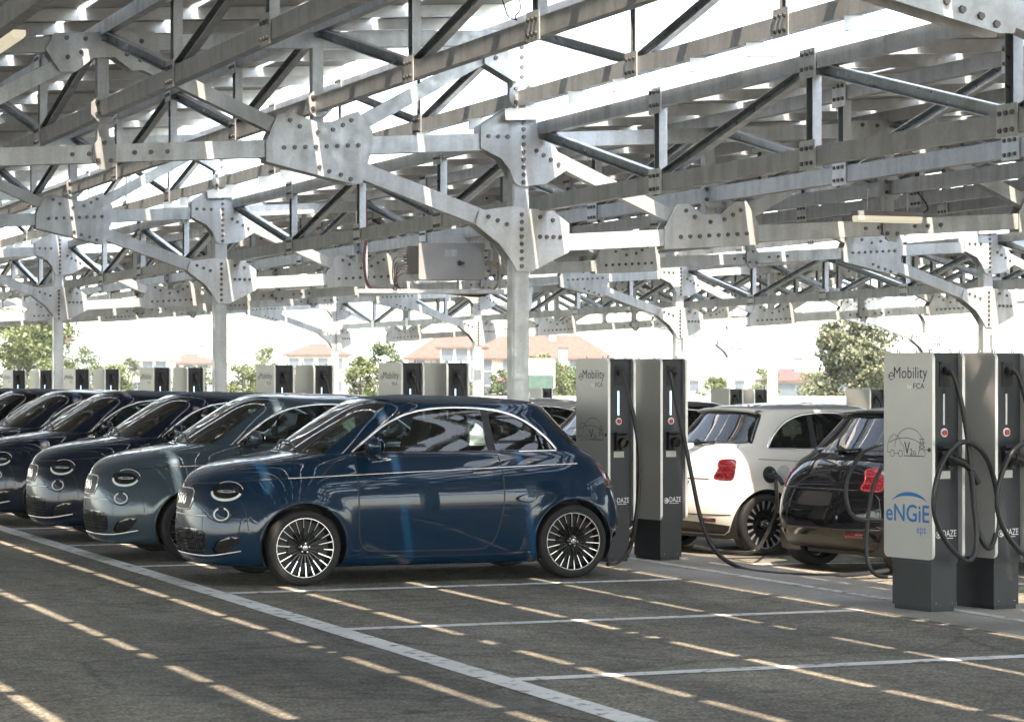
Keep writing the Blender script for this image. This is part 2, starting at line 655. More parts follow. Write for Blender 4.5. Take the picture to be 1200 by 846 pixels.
def strip_sheet(name, x0, x1, y0, y1, lift, mat, nx=1):
    xs = sorted(set([x0, x1] + [x for x in (10.35, 10.75, 36.0) if x0 < x < x1]))
    mb = MB()
    vs = [(x, y, gz(x) + lift) for x in xs for y in (y0, y1)]
    mb.add(vs, [(2 * i, 2 * i + 2, 2 * i + 3, 2 * i + 1) for i in range(len(xs) - 1)], mat)
    return tag(mb.build(name), kind='structure')


gm = ground_material()
strip_sheet('ground', -900, 1500, -600, 2200, 0.0, gm)

m, nt, b = newmat('strip_concrete')
setc(b, (0.27, 0.255, 0.225), 0.8)
r1 = noise_mix(nt, b, (0.24, 0.225, 0.195), (0.40, 0.38, 0.34), 0.8, 8, target=None)
r2 = noise_mix(nt, b, (0.75,) * 3, (1.1,) * 3, 60, 4, target=None)
nt.links.new(mixcol(nt, r1.outputs[0], r2.outputs[0]), b.inputs['Base Color'])
M['concrete'] = m


def worn_paint(name, col, wear):
    m, nt, b = newmat(name)
    setc(b, col, 0.7)
    r1 = noise_mix(nt, b, (0.2, 0.195, 0.18), col, 9, 10, 0.5 - 0.22 * (1 - wear), 0.56 - 0.16 * (1 - wear), target=None)
    r2 = noise_mix(nt, b, [c * 0.9 for c in (1, 1, 1)], (1.05,) * 3, 1.2, 5, target=None)
    nt.links.new(mixcol(nt, r1.outputs[0], r2.outputs[0]), b.inputs['Base Color'])
    return m


M['line'] = worn_paint('worn_white_line', (0.90, 0.885, 0.84), 0.22)
M['line_old'] = worn_paint('faded_white_line', (0.60, 0.59, 0.55), 0.5)
strip_sheet('concrete_strip', 9.02, 10.32, -14, 76, 0.004, M['concrete'])
strip_sheet('concrete_strip', 21.8, 22.9, -14, 76, 0.004, M['concrete'])
strip_sheet('parking_line', 4.955, 5.14, -2, 76, 0.004, M['line'])
strip_sheet('parking_line', 9.55, 9.65, -2, 76, 0.008, M['line_old'])
BAY = 3.05
for k in range(-3, 17):
    y = 13.12 + BAY * k
    strip_sheet('parking_line', 5.14, 8.98, y - 0.075, y + 0.075, 0.004, M['line'])
for k in range(-2, 14):
    y = 18.85 + 2.7 * k
    strip_sheet('parking_line', 10.36, 14.4, y - 0.06, y + 0.06, 0.004, M['line'])
strip_sheet('parking_line', 14.4, 14.52, 5, 76, 0.004, M['line'])

# ================================================================== STEEL CANOPIES
ROWX = [-16.1, -3.3, 9.5, 22.3, 35.1]          # column rows
FRY = [0.6, 12.4, 24.2, 36.0, 47.8, 59.6, 71.4]   # frames
SLOPE = 0.0625
EX = Vector((1, 0, 0)); EY = Vector((0, 1, 0)); EZ = Vector((0, 0, 1))


def rowz(j):
    return {0: 0.5, 1: 0.25, 2: 0.0, 3: -0.25, 4: -0.5}[j]


def in_view(p, mx=120, my=120):
    px, py, d = project(p)
    return d > 3 and -mx < px < 1200 + mx and -my < py < 846 + my


def bolts_on(mb, pts, origin, n=(0, -1, 0), r=0.024):
    for x, z in pts:
        mb.bolt(Vector(origin) + EX * x + EZ * z, n, r=r)


LOWG = [(-.50, .19), (-.46, .33), (-.12, .38), (.10, .36), (.32, .36), (.52, .22), (.52, -.07), (.12, -.27), (-.05, -.27), (-.11, -.17), (-.24, 0.0), (-.38, .10)]
UPG = [(-.44, .13), (-.02, .40), (.14, .37), (.18, .02), (.36, -.05), (.52, -.27), (.27, -.43), (0.0, -.47), (-.07, -.44), (-.13, -.30), (-.22, -.19), (-.44, -.09)]
TOPG = [(-.40, .86), (-.10, 1.02), (.06, 1.04), (.06, .56), (-.10, .60), (-.40, .76)]
NODEP = [(-.54, .06), (-.43, .32), (-.28, .34), (-.02, .24), (.14, .24), (.40, .34), (.55, .14), (.54, -.04), (.44, -.38), (.34, -.38), (-.54, -.13)]
NODEM = [(-.54, .10), (-.40, .34), (-.27, .34), (-.10, .22), (.10, .22), (.27, .34), (.40, .34), (.54, .10), (.54, -.12), (-.54, -.12)]
NODET = [(-.48, .10), (.48, .10), (.56, -.05), (.42, -.27), (.27, -.27), (.10, -.14), (-.10, -.14), (-.27, -.27), (-.42, -.27), (-.56, -.05)]


def rowbolts(x0, x1, z0, z1, n):
    return [(x0 + (x1 - x0) * i / (n - 1), z0 + (z1 - z0) * i / (n - 1)) for i in range(n)]


def plate(poly, bolts, origin, parent, name, mat, thick=0.016, gap=0.088):
    """pair of bolted plates either side of a frame member"""
    mb = MB()
    o = Vector(origin)
    mb.prism(poly, o + Vector((0, -gap, 0)), EX, EZ, thick, mat)
    mb.prism(poly, o + Vector((0, gap, 0)), EX, EZ, -thick, mat)
    bolts_on(mb, bolts, o + Vector((0, -gap - thick, 0)))
    return mb.build(name, parent)


def make_column(j, y, parent):
    x = ROWX[j]
    g = rowz(j)
    lo = 3.02 + g
    up = lo + 1.05
    mb = MB()
    base = gz(x) if j >= 2 else 0.0
    # H section column
    h = up + 1.02
    mb.box((x, y, (base + h) / 2), (0.155, 0.012, h - base), M['steel'])
    mb.box((x - 0.083, y, (base + h) / 2), (0.011, 0.16, h - base), M['steel'])
    mb.box((x + 0.083, y, (base + h) / 2), (0.011, 0.16, h - base), M['steel'])
    mb.box((x, y - 0.083, (base + h) / 2), (0.150, 0.006, h - base), M['steel'])
    mb.box((x, y, base + 0.015), (0.36, 0.36, 0.03), M['steel_dark'])
    c = mb.build('column', parent)
    p = (x, y, lo)
    lb = rowbolts(-.36, -.16, .27, .20, 3) + rowbolts(.0, .0, -.22, .30, 8) + rowbolts(.2, .42, .08, .08, 4) + [(.2, .28), (.34, .25)]
    plate(LOWG, lb, p, c, 'gusset_plate', M['steel_plate'])
    ub = rowbolts(-.36, -.15, .03, .03, 3) + rowbolts(.02, .02, -.42, .34, 11) + rowbolts(.16, .40, -.10, -.23, 4)
    plate(UPG, ub, (x, y, up), c, 'gusset_plate', M['steel_plate'])
    plate(TOPG, [(-.28, .82), (0, .64), (0, .74), (0, .84), (0, .94)], (x, y, up), c, 'gusset_plate', M['steel_plate'])
    # clips for the lengthwise trusses
    mb = MB()
    oc = [(0.15 * math.cos(R(22.5 + 45 * i)), 0.15 * math.sin(R(22.5 + 45 * i))) for i in range(8)]
    mb.prism(oc, (x, y - 0.11, up + 0.45), EX, EZ, 0.014, M['steel_dark'])
    bolts_on(mb, [(-.07, -.07), (.07, -.07), (-.07, .07), (.07, .07)], (x, y - 0.124, up + 0.45))
    mb.build('truss_clip', c)
    return c


def make_frame(jl, y, parent):
    """sloping transverse frame between column rows jl (low end) and jl+1 (high end)"""
    x0, x1 = ROWX[jl], ROWX[jl + 1]
    z0 = 3.02 + rowz(jl)
    tie = lambda x: z0 + SLOPE * (x - x0)
    top = lambda x: tie(x) + 1.05
    nx = [x0 + (x1 - x0) * k / 6 for k in range(7)]
    mb = MB()
    mb.beam((x0 + 0.1, y, tie(x0 + .1)), (x1 - 0.1, y, tie(x1 - .1)), 0.15, 0.17, M['steel'])
    # splice bolts on the tie
    for k in (2, 4):
        bolts_on(mb, [(s * .3 + d, SLOPE * (s * .3 + d)) for s in (-1, 1) for d in (0, .16, .32)], (nx[k], y - 0.075, tie(nx[k])))
    fr = mb.build('tie_beam', parent)
    mb = MB()
    mb.beam((x0 + 0.1, y, top(x0 + .1)), (x1 - 0.1, y, top(x1 - .1)), 0.13, 0.15, M['steel'])
    mb.build('top_beam', fr)
    for k in range(6):
        a = (nx[k], y, (top if k % 2 == 0 else tie)(nx[k]))
        c = (nx[k + 1], y, (tie if k % 2 == 0 else top)(nx[k + 1]))
        mb = MB()
        mb.beam(a, c, 0.13, 0.14, M['steel'])
        mb.build('diagonal_brace', fr)
    # knee brace down to the high end's lower gusset
    zlow = 3.02 + rowz(jl + 1)
    mb = MB()
    mb.beam((nx[5] + .05, y, tie(nx[5]) - 0.08), (x1 - 0.18, y, zlow + 0.18), 0.13, 0.17, M['steel'])
    mb.build('knee_brace', fr)
    for k in range(1, 6):
        mb = MB()
        mb.beam((nx[k], y, tie(nx[k]) + 0.08), (nx[k], y, top(nx[k])), 0.11, 0.11, M['steel_dark'], (0, 1, 0))
        oc = [(0.14 * math.cos(R(22.5 + 45 * i)), 0.14 * math.sin(R(22.5 + 45 * i))) for i in range(8)]
        zc = tie(nx[k]) + 0.42
        mb.prism(oc, (nx[k], y - 0.10, zc), EX, EZ, 0.014, M['steel_dark'])
        bolts_on(mb, [(-.07, -.05), (.07, -.05), (-.07, .06), (.07, .06)], (nx[k], y - 0.114, zc))
        if k in (2, 4):
            mb.prism([(p[0] * .85, p[1] * 1.2) for p in oc], (nx[k], y - 0.10, tie(nx[k])), EX, EZ, 0.014, M['steel_dark'])
            bolts_on(mb, [(0, .1), (-.06, -.07), (.06, -.07)], (nx[k], y - 0.114, tie(nx[k])))
        mb.build('hanger_post', fr)
    for k in (1, 3, 5):
        poly = NODEP if k == 5 else NODEM
        poly = [(p[0], p[1] + SLOPE * p[0]) for p in poly]
        bl = [(a, z + SLOPE * a) for a, z in rowbolts(-.36, .40, 0, 0, 8)] + [(-.3, .25), (-.2, .19), (-.02, .14), (.14, .17), (.24, .22), (.33, .27)]
        if k == 5:
            bl += [(0.0, -.2), (.1, -.24), (.22, -.27), (.32, -.31)]
        plate(poly, bl, (nx[k], y, tie(nx[k])), fr, 'node_plate', M['steel_plate'])
    for k in (2, 4):
        poly = [(p[0], p[1] + SLOPE * p[0]) for p in NODET]
        bl = [(-.35, -.15), (-.22, -.1), (.22, -.1), (.35, -.15), (-.36, .03), (-.18, .03), (.18, .03), (.36, .03)]
        plate(poly, bl, (nx[k], y, top(nx[k])), fr, 'node_plate', M['steel_plate'])
    return fr


BR = 0.42      # truss bottom chord above the tie
TRH = 0.76     # truss depth


def make_truss(jl, k, parent):
    x0, x1 = ROWX[jl], ROWX[jl + 1]
    x = x0 + (x1 - x0) * k / 6
    zb = 3.02 + rowz(jl) + SLOPE * (x - x0) + BR
    if k == 0:
        x += 0.24
    if k == 6:
        x -= 0.0
    zt = zb + TRH
    ya, yb = FRY[0], FRY[-1]
    mb = MB()
    mb.beam((x, ya, zb), (x, yb, zb), 0.09, 0.15, M['steel_dark'], EX)
    mb.build_mats = None
    # drain joints: separate lengths butted with a thin reveal
    t = mb.build('lattice_truss', parent)
    mb = MB()
    mb.beam((x, ya, zt), (x, yb, zt), 0.09, 0.13, M['steel_dark'], EX)
    far = MB()
    for i in range(len(FRY) - 1):
        y0 = FRY[i]
        ny = [y0 + (FRY[i + 1] - y0) * q / 4 for q in range(5)]
        for q in range(1, 4):
            ctr = (x, ny[q], (zb + zt) / 2)
            near = in_view(ctr) and project(ctr)[2] < 44 and jl in (1, 2)
            tgt = MB() if near else far
            tgt.channel((x, ny[q], zb + 0.075), (x, ny[q], zt - 0.065), 0.08, 0.115, M['steel'], (-1, 0, 0), M['steel_shaded'])
            for zz in (zb, zt):
                # bolted node plate facing -X
                pw, ph = 0.13, 0.13
                poly = [(-pw, -ph * .8), (pw, -ph * .8), (pw, ph), (-pw, ph)] if zz == zb else [(-pw, -ph), (pw, -ph), (pw, ph * .8), (-pw, ph * .8)]
                tgt.prism(poly, (x - 0.05, ny[q], zz), (0, -1, 0), EZ, 0.012, M['steel'])
                if near or project(ctr)[2] < 60:
                    for by in (-.08, 0, .08):
                        for bz in (-.055, .065):
                            tgt.bolt((x - 0.062, ny[q] + by, zz + bz), (-1, 0, 0), r=0.019)
            if near:
                tgt.build('strut', t)
        for q in range(4):
            a_top = q % 2 == 0
            # Warren pattern: the frame's top node slopes down to the first bottom node
            pa = (x, ny[q] + 0.05, zt - 0.05 if (q % 2 == 1) else zb + 0.06)
            pb = (x, ny[q + 1] - 0.05, zb + 0.06 if (q % 2 == 1) else zt - 0.05)
            # reversed so that from the far frame towards the camera: top->bottom, bottom->top
            if True:
                pa = (x, ny[q] + 0.05, zt - 0.05 if q % 2 == 0 else zb + 0.06)
                pb = (x, ny[q + 1] - 0.05, zb + 0.06 if q % 2 == 0 else zt - 0.05)
            ctr = tuple((pa[i2] + pb[i2]) / 2 for i2 in range(3))
            near = in_view(ctr, 200, 160) and project(ctr)[2] < 44 and jl in (1, 2)
            tgt = MB() if near else far
            tgt.channel(pa, pb, 0.07, 0.10, M['steel'], (-1, 0, 0), M['steel_shaded'])
            if near:
                tgt.build('diagonal_brace', t)
    mb.build('top_chord', t)
    if far.f:
        tag(far.build('web_lattice', t), kind='stuff')
    return t


def make_roof(jl, parent):
    x0, x1 = ROWX[jl], ROWX[jl + 1]
    z0 = 3.02 + rowz(jl)
    zp = lambda x: z0 + SLOPE * (x - x0) + BR + TRH + 0.065          # purlin underside
    xs, xe = x0 - 0.22, x1 - 0.10
    t = math.atan(SLOPE)
    y = -1.95
    k = 0
    while y < 73.0:
        mb = MB()
        # Z purlin built from web and two flanges
        mb.beam((xs, y, zp(xs) + 0.06), (xe, y, zp(xe) + 0.06), 0.006, 0.12, M['alu'])
        mb.beam((xs, y - 0.024, zp(xs) + 0.003), (xe, y - 0.024, zp(xe) + 0.003), 0.048, 0.006, M['alu'])
        mb.beam((xs, y + 0.024, zp(xs) + 0.117), (xe, y + 0.024, zp(xe) + 0.117), 0.048, 0.006, M['alu'])
        mb.build('purlin', parent)
        y += 1.64 if k % 2 == 0 else 1.06
        k += 1
    nrow = 11 if jl < 2 else 10
    px0 = x1 - 0.14 - nrow * 1.083 - (0.48 if jl >= 2 else 0)
    GAP = 0.072
    for i in range(nrow):
        a = px0 + 1.083 * i
        c = a + 1.083 - GAP
        mb = MB()
        yy = -1.5
        while yy < 72.4:
            ya, yb = yy + 0.006, yy + 2.694
            za, zc = zp(a) + 0.125, zp(c) + 0.125
            th = 0.035
            vs = [(a, ya, za), (c, ya, zc), (c, yb, zc), (a, yb, za), (a, ya, za + th), (c, ya, zc + th), (c, yb, zc + th), (a, yb, za + th)]
            mb.add(vs, [(0, 3, 2, 1)], M['panel_back'])
            mb.add(vs, [(4, 5, 6, 7)], M['panel_top'])
            mb.add(vs, [(0, 1, 5, 4), (1, 2, 6, 5), (2, 3, 7, 6), (3, 0, 4, 7)], M['alu'])
            # frame lips below
            for (q0, q1) in (((a + .015, za), (a + .015, za)), ((c - .015, zc), (c - .015, zc))):
                mb.box((q0[0], (ya + yb) / 2, q0[1] - 0.004), (0.03, yb - ya, 0.006), M['alu'])
            # junction box
            mb.box(((a + c) / 2, ya + 0.35, (za + zc) / 2 - 0.013), (0.14, 0.10, 0.024), M['black_plastic'])
            yy += 2.70
        mb.build('solar_panel_row', parent)


CANOPY = {
    0: 'outermost grey steel solar canopy beyond the left picture edge, over the empty lane',
    1: 'galvanised steel solar canopy roofing the row of dark blue cars at the left',
    2: 'galvanised steel solar canopy over the white and black cars, right of the tall column',
    3: 'farthest galvanised steel canopy, small trusses seen beyond the white car',
}
for jl in (0, 1, 2, 3):
    root = empty('solar_carport', CANOPY[jl], 'solar carport', (ROWX[jl + 1], 24.2, 0), 0, 'solar carports over the parking bays')
    inv = Matrix.Translation((-ROWX[jl + 1], -24.2, 0))
    before = set(bpy.data.objects)
    for y in FRY:
        if jl > 0 or y > -5:
            make_column(jl + 1, y, root)
        make_frame(jl, y, root)
    for k in range(7):
        make_truss(jl, k, root)
    make_roof(jl, root)
    for o in set(bpy.data.objects) - before:
        if o.parent == root:
            o.location = (-ROWX[jl + 1], -24.2, 0)

# ================================================================== CAR
def cubic(knots, vals):
    """natural cubic spline, returns evaluator (vectorised)"""
    x = np.asarray(knots, float)
    y = np.asarray(vals, float)
    n = len(x)
    h = np.diff(x)
    A = np.zeros((n, n))
    r = np.zeros(n)
    A[0, 0] = A[-1, -1] = 1
    for i in range(1, n - 1):
        A[i, i - 1] = h[i - 1]
        A[i, i] = 2 * (h[i - 1] + h[i])
        A[i, i + 1] = h[i]
        r[i] = 6 * ((y[i + 1] - y[i]) / h[i] - (y[i] - y[i - 1]) / h[i - 1])
    mm = np.linalg.solve(A, r)

    def ev(t):
        t = np.clip(np.asarray(t, float), x[0], x[-1])
        i = np.clip(np.searchsorted(x, t, side='right') - 1, 0, n - 2)
        hi = h[i]
        a = (x[i + 1] - t) / hi
        c = (t - x[i]) / hi
        return a * y[i] + c * y[i + 1] + ((a ** 3 - a) * mm[i] + (c ** 3 - c) * mm[i + 1]) * hi * hi / 6
    return ev


#        zf    z1    z2    zr    xf    xa    xb    xr    w     nf   nr
RINGS = [
    (.150, .140, .140, .200, .110, 1.00, 2.75, 3.45, .700, 2.5, 2.6),
    (.175, .165, .165, .245, .005, .98, 2.80, 3.57, .785, 2.7, 2.9),
    (.275, .265, .265, .340, -.050, .97, 2.86, 3.640, .817, 2.75, 3.0),
    (.420, .420, .420, .470, -.070, .95, 2.90, 3.668, .832, 2.65, 3.1),
    (.570, .580, .600, .600, -.065, .93, 2.92, 3.648, .8415, 2.45, 3.1),
    (.700, .725, .760, .740, -.050, .92, 2.93, 3.600, .834, 2.3, 3.1),
    (.795, .845, .900, .860, -.015, .92, 2.92, 3.540, .808, 2.25, 3.1),
    (.880, .915, .965, .950, .050, .94, 2.90, 3.480, .780, 2.35, 3.0),
    (.960, .972, 1.002, 1.005, .225, 1.00, 2.88, 3.430, .757, 2.5, 3.0),
    (1.020, 1.010, 1.025, 1.035, .530, 1.14, 2.86, 3.390, .738, 2.8, 2.9),
    (1.062, 1.044, 1.050, 1.065, .780, 1.32, 2.82, 3.345, .722, 3.1, 2.9),
    (1.210, 1.186, 1.185, 1.200, .985, 1.50, 2.72, 3.220, .672, 3.1, 2.9),
    (1.356, 1.328, 1.315, 1.345, 1.203, 1.70, 2.60, 3.085, .617, 3.1, 2.9),
    (1.482, 1.452, 1.430, 1.452, 1.430, 1.90, 2.48, 2.965, .556, 3.0, 2.9),
    (1.514, 1.495, 1.475, 1.480, 1.600, 1.97, 2.40, 2.800, .435, 2.8, 2.8),
    (1.524, 1.520, 1.500, 1.500, 1.770, 2.05, 2.30, 2.600, .235, 2.4, 2.4),
    (1.527, 1.527, 1.510, 1.510, 1.950, 2.10, 2.25, 2.400, .0005, 2.1, 2.1),
]
RA = np.array(RINGS)


def _knots():
    k = [0.0]
    for i in range(len(RA) - 1):
        a, c = RA[i], RA[i + 1]
        df = math.hypot(c[0] - a[0], c[4] - a[4])
        ds = math.hypot(c[1] - a[1], c[8] - a[8])
        dr = math.hypot(c[3] - a[3], c[7] - a[7])
        k.append(k[-1] + (df + 2 * ds + dr) / 4)
    return np.array(k)


KN = _knots()
CREASE = 10      # the cowl and belt line are a real crease


def _two(vals):
    lo = cubic(KN[:CREASE + 1], vals[:CREASE + 1])
    hi = cubic(KN[CREASE:], vals[CREASE:])
    return lambda t: np.where(np.asarray(t, float) <= KN[CREASE], lo(t), hi(t))


EV = [_two(RA[:, i]) for i in range(11)]


def vk(ri):
    """knot of a fractional ring index"""
    return float(np.interp(ri, np.arange(len(KN)), KN))


def SURF(u, v):
    """u 0..1 front quarter, 1..2 side, 2..3 rear quarter; v knot. returns (...,3), y >= 0"""
    u = np.asarray(u, float)
    v = np.asarray(v, float)
    zf, z1, z2, zr, xf, xa, xb, xr, w, nf, nr = [e(v) for e in EV]
    nf = np.maximum(nf, 2.0); nr = np.maximum(nr, 2.0)
    w = np.maximum(w, 0.0)
    front = u < 1
    rear = u > 2
    psi = np.where(front, u, np.where(rear, 3 - u, 1.0)) * (math.pi / 2)
    n = np.where(rear, nr, nf)
    c = np.abs(np.cos(psi)); s = np.abs(np.sin(psi))
    rad = (c ** n + s ** n) ** (-1.0 / n)
    cx = rad * c
    sy = rad * s
    x = np.where(front, xa - (xa - xf) * cx, np.where(rear, xb + (xr - xb) * cx, xa + (xb - xa) * (u - 1)))
    y = w * np.where(front | rear, sy, 1.0)
    # slight flare over the wheels
    zs = z1 + (z2 - z1) * (x - 0.7) / 2.3
    F = np.where(front, cx, 0.0) ** 2
    Rr = np.where(rear, cx, 0.0) ** 2
    z = zs + (zf - zs) * F + (zr - zs) * Rr
    for wx in (0.74, 3.062):
        rr = np.hypot(x - wx, z - 0.31)
        y = y + 0.016 * np.exp(-((rr - 0.37) / 0.07) ** 2) * np.clip((0.80 - z) / 0.2, 0, 1) * np.clip(y / 0.6 - 0.5, 0, 1)
    return np.stack([x, y, z], -1)


def SNORM(u, v):
    e = 1e-3
    u0 = np.clip(u - e, 0, 3); u1 = np.clip(u + e, 0, 3)
    v0 = np.clip(v - e, 0, KN[-1] - .02); v1 = np.clip(v + e, 0.0, KN[-1] - .01)
    du = SURF(u1, v) - SURF(u0, v)
    dv = SURF(u, v1) - SURF(u, v0)
    n = np.cross(dv, du)
    l = np.linalg.norm(n, axis=-1, keepdims=True)
    n = n / np.maximum(l, 1e-12)
    return n


_gu = np.linspace(0, 3, 241)
_gv = np.linspace(0, KN[-1], 161)
_GU, _GV = np.meshgrid(_gu, _gv, indexing='ij')
_GP = SURF(_GU, _GV)


def invert(a, c, pa, pc, flt):
    """uv whose surface point has coordinates (pa,pc) along axes a,c, searched where flt(u) holds"""
    a = np.array(a, float); c = np.array(c, float)
    d = (_GP @ a - pa) ** 2 + (_GP @ c - pc) ** 2
    d = np.where(flt(_GU, _GP), d, 1e9)
    i = np.unravel_index(np.argmin(d), d.shape)
    u, v = _GU[i], _GV[i]
    for _ in range(12):
        p = SURF(u, v)
        f = np.array([p @ a - pa, p @ c - pc])
        e = 1e-4
        pu = (SURF(u + e, v) - p) / e
        pv = (SURF(u, v + e) - p) / e
        J = np.array([[pu @ a, pv @ a], [pu @ c, pv @ c]])
        if abs(np.linalg.det(J)) < 1e-9:
            break
        st = np.linalg.solve(J, -f)
        st = np.clip(st, -0.08, 0.08)
        u = float(np.clip(u + st[0], 0, 3)); v = float(np.clip(v + st[1], 0, KN[-1] - 1e-3))
    return (u, v)


SIDEF = lambda U, P: (U > 0.45) & (U < 2.75)


def side_uv(pts, dens=0.04):
    """polyline given in side view (x,z) -> uv polyline"""
    outp = []
    for (x0, z0), (x1, z1) in zip(pts[:-1], pts[1:]):
        n = max(1, int(math.hypot(x1 - x0, z1 - z0) / dens))
        for i in range(n):
            outp.append((x0 + (x1 - x0) * i / n, z0 + (z1 - z0) * i / n))
    outp.append(pts[-1])
    return [invert((1, 0, 0), (0, 0, 1), x, z, SIDEF) for x, z in outp]


def smooth2(pts, n=6, closed=False):
    return [(p.x, p.y) for p in spline([(p[0], p[1], 0) for p in pts], n, closed)]


def tangent_uv(center_yz, flt, shape2d):
    """closed outline in the tangent plane of the surface point seen at (y,z)"""
    u, v = invert((0, 1, 0), (0, 0, 1), center_yz[0], center_yz[1], flt)
    p = SURF(u, v)
    n = SNORM(np.array(u), np.array(v))
    e1 = np.cross((0, 0, 1), n); e1 /= np.linalg.norm(e1)
    e2 = np.cross(n, e1)
    res = []
    for a, c in shape2d:
        q = p + e1 * a + e2 * c
        res.append(invert(e1, e2, float(q @ e1), float(q @ e2), flt))
    return res


def pin(poly, P):
    """points inside polygon, vectorised"""
    x, y = P[:, 0], P[:, 1]
    ins = np.zeros(len(P), bool)
    k = len(poly)
    j = k - 1
    for i in range(k):
        xi, yi = poly[i]
        xj, yj = poly[j]
        if yi != yj:
            cond = ((yi > y) != (yj > y)) & (x < (xj - xi) * (y - yi) / (yj - yi) + xi)
            ins ^= cond
        j = i
    return ins


US = 1.0      # u scale in the triangulation plane


class CarShell:
    def __init__(self):
        FR = lambda U, P: U < 0.98
        RE = lambda U, P: U > 2.02
        reg = {}
        arcp = smooth2([(1.17, 1.062), (1.30, 1.165), (1.48, 1.285), (1.68, 1.372), (1.90, 1.412), (2.12, 1.422), (2.36, 1.408), (2.55, 1.372), (2.72, 1.298), (2.86, 1.19), (2.945, 1.095), (2.955, 1.066)], 4)
        win = arcp + [(2.0, 1.060), (1.17, 1.062)]
        self.arc = side_uv(arcp)
        self.belt = side_uv([(1.17, 1.062), (2.0, 1.060), (2.955, 1.066)])
        xb0, xb1 = (2.325, 2.345), (2.385, 2.415)       # pillar edges (top, bottom)

        def top_at(x):
            return float(np.interp(x, [p[0] for p in arcp], [p[1] for p in arcp]))
        dg = [p for p in arcp if p[0] < xb0[0]] + [(xb0[0], top_at(xb0[0])), (xb0[1], 1.061), (1.17, 1.062)]
        qg = [(xb1[0], top_at(xb1[0]))] + [p for p in arcp if p[0] > xb1[0]] + [(xb1[1], 1.063), (xb1[0], top_at(xb1[0]))]
        pl = [(xb0[0], top_at(xb0[0])), (xb1[0], top_at(xb1[0])), (xb1[1], 1.063), (xb0[1], 1.061), (xb0[0], top_at(xb0[0]))]
        reg['door_window'] = side_uv(dg)
        reg['quarter_window'] = side_uv(qg)
        reg['pillar_trim'] = side_uv(pl, 0.06)
        dp = [(1.19, 1.030), (1.19, .62)] + smooth2([(1.19, .62), (1.20, .38), (1.25, .285), (1.34, .262)], 5)[1:] + \
            smooth2([(1.34, .262), (2.18, .262), (2.30, .285), (2.38, .37), (2.44, .62), (2.445, .86), (2.425, 1.030)], 5)[1:] + [(1.19, 1.030)]
        reg['door'] = side_uv(dp)
        self.arch = {}
        for nm, wx, rad in (('front', 0.74, 0.352), ('rear', 3.062, 0.347)):
            zc = 0.318
            c = [(wx + rad * math.cos(R(a)), zc + rad * math.sin(R(a))) for a in np.linspace(-40, 220, 40)]
            c = [(x, z) for x, z in c]
            uv = [invert((1, 0, 0), (0, 0, 1), x, max(z, 0.1635), SIDEF) for x, z in c]
            lo = [(uv[-1][0], 0.0), (uv[0][0], 0.0)]
            # run the two ends straight down to the lower edge
            reg['arch_' + nm] = uv + [(uv[-1][0], 1e-4), (uv[0][0], 1e-4), uv[0]]
            self.arch[nm] = (wx, zc, rad)
        # bonnet and glass by uv lines
        ub = invert((1, 0, 0), (0, 0, 1), 1.02, 0.93, SIDEF)[0]
        line = [(u, vk(6.15 + 0.25 * min(1, u))) for u in np.linspace(0, 0.98, 26)]
        hood = line + [(1.0, vk(7.2)), (0.98, vk(8.4)), (0.80, vk(9.2)), (0.62, vk(9.72))] + [(u, vk(9.72)) for u in np.linspace(0.58, 0, 14)]
        reg['bonnet'] = hood
        ws = [(0, vk(10.02))] + [(u, vk(10.02)) for u in np.linspace(0.05, 0.565, 12)] + [(0.575 + 0.008 * math.sin(t * math.pi), vk(10.02 + 2.86 * t)) for t in np.linspace(0.05, 0.97, 12)] + [(u, vk(12.90)) for u in np.linspace(0.55, 0, 12)]
        reg['windscreen'] = ws
        rw = [(3, vk(10.30))] + [(u, vk(10.30 + 0.12 * ((3 - u) / .6) ** 2)) for u in np.linspace(2.95, 2.39, 12)] + [(2.39 + 0.07 * t, vk(10.42 + 2.1 * t)) for t in np.linspace(0.1, 0.95, 9)] + [(u, vk(12.62)) for u in np.linspace(2.52, 3.0, 10)]
        reg['rear_window'] = rw
        # soft roof panel
        rf = [(0, vk(13.12)), (0.3, vk(13.1)), (0.6, vk(13.12))] + [(u, vk(13.22)) for u in np.linspace(0.8, 2.2, 20)] + [(2.5, vk(13.15)), (2.8, vk(13.1)), (3, vk(13.1)), (3, KN[-1]), (0, KN[-1])]
        reg['roof'] = rf
        # bumpers
        fb = [(0, 1e-4), (0, vk(6.15))] + line[1:14] + [(0.52, vk(5.3)), (0.56, vk(4.6)), (0.585, vk(4.0)), (0.60, vk(3.2)), (0.66, vk(3.0)), (0.66, 1e-4)]
        reg['front_bumper'] = fb
        rb = [(3, 1e-4), (3, vk(5.0))] + [(u, vk(5.0 + 0.12 * (3 - u))) for u in np.linspace(2.95, 2.5, 9)] + [(2.44, vk(4.5)), (2.42, vk(3.6)), (2.36, vk(3.3)), (2.36, 1e-4)]
        reg['rear_bumper'] = rb
        reg['tailgate'] = [(3, vk(5.0))] + [(u, vk(5.0 + 0.12 * (3 - u))) for u in np.linspace(2.95, 2.58, 8)] + [(2.56, vk(7.5)), (2.50, vk(9.9))] + [(u, vk(9.95)) for u in np.linspace(2.55, 3.0, 8)]
        # front details
        reg['headlight'] = tangent_uv((0.555, 0.757), FR, smooth2([(-.152, .022), (-.130, -.034), (-.06, -.066), (.02, -.072), (.09, -.054), (.140, -.012), (.150, .044), (.06, .054), (-.05, .046)], 4, True))
        self.brow = tangent_uv((0.555, 0.762), FR, [(a, c) for a, c in ell(-.012, 0, .140, .078, 52, 166, 18)])
        self.under = tangent_uv((0.555, 0.752), FR, [(a, c) for a, c in ell(.0, .006, .136, .072, 190, 360, 18)])
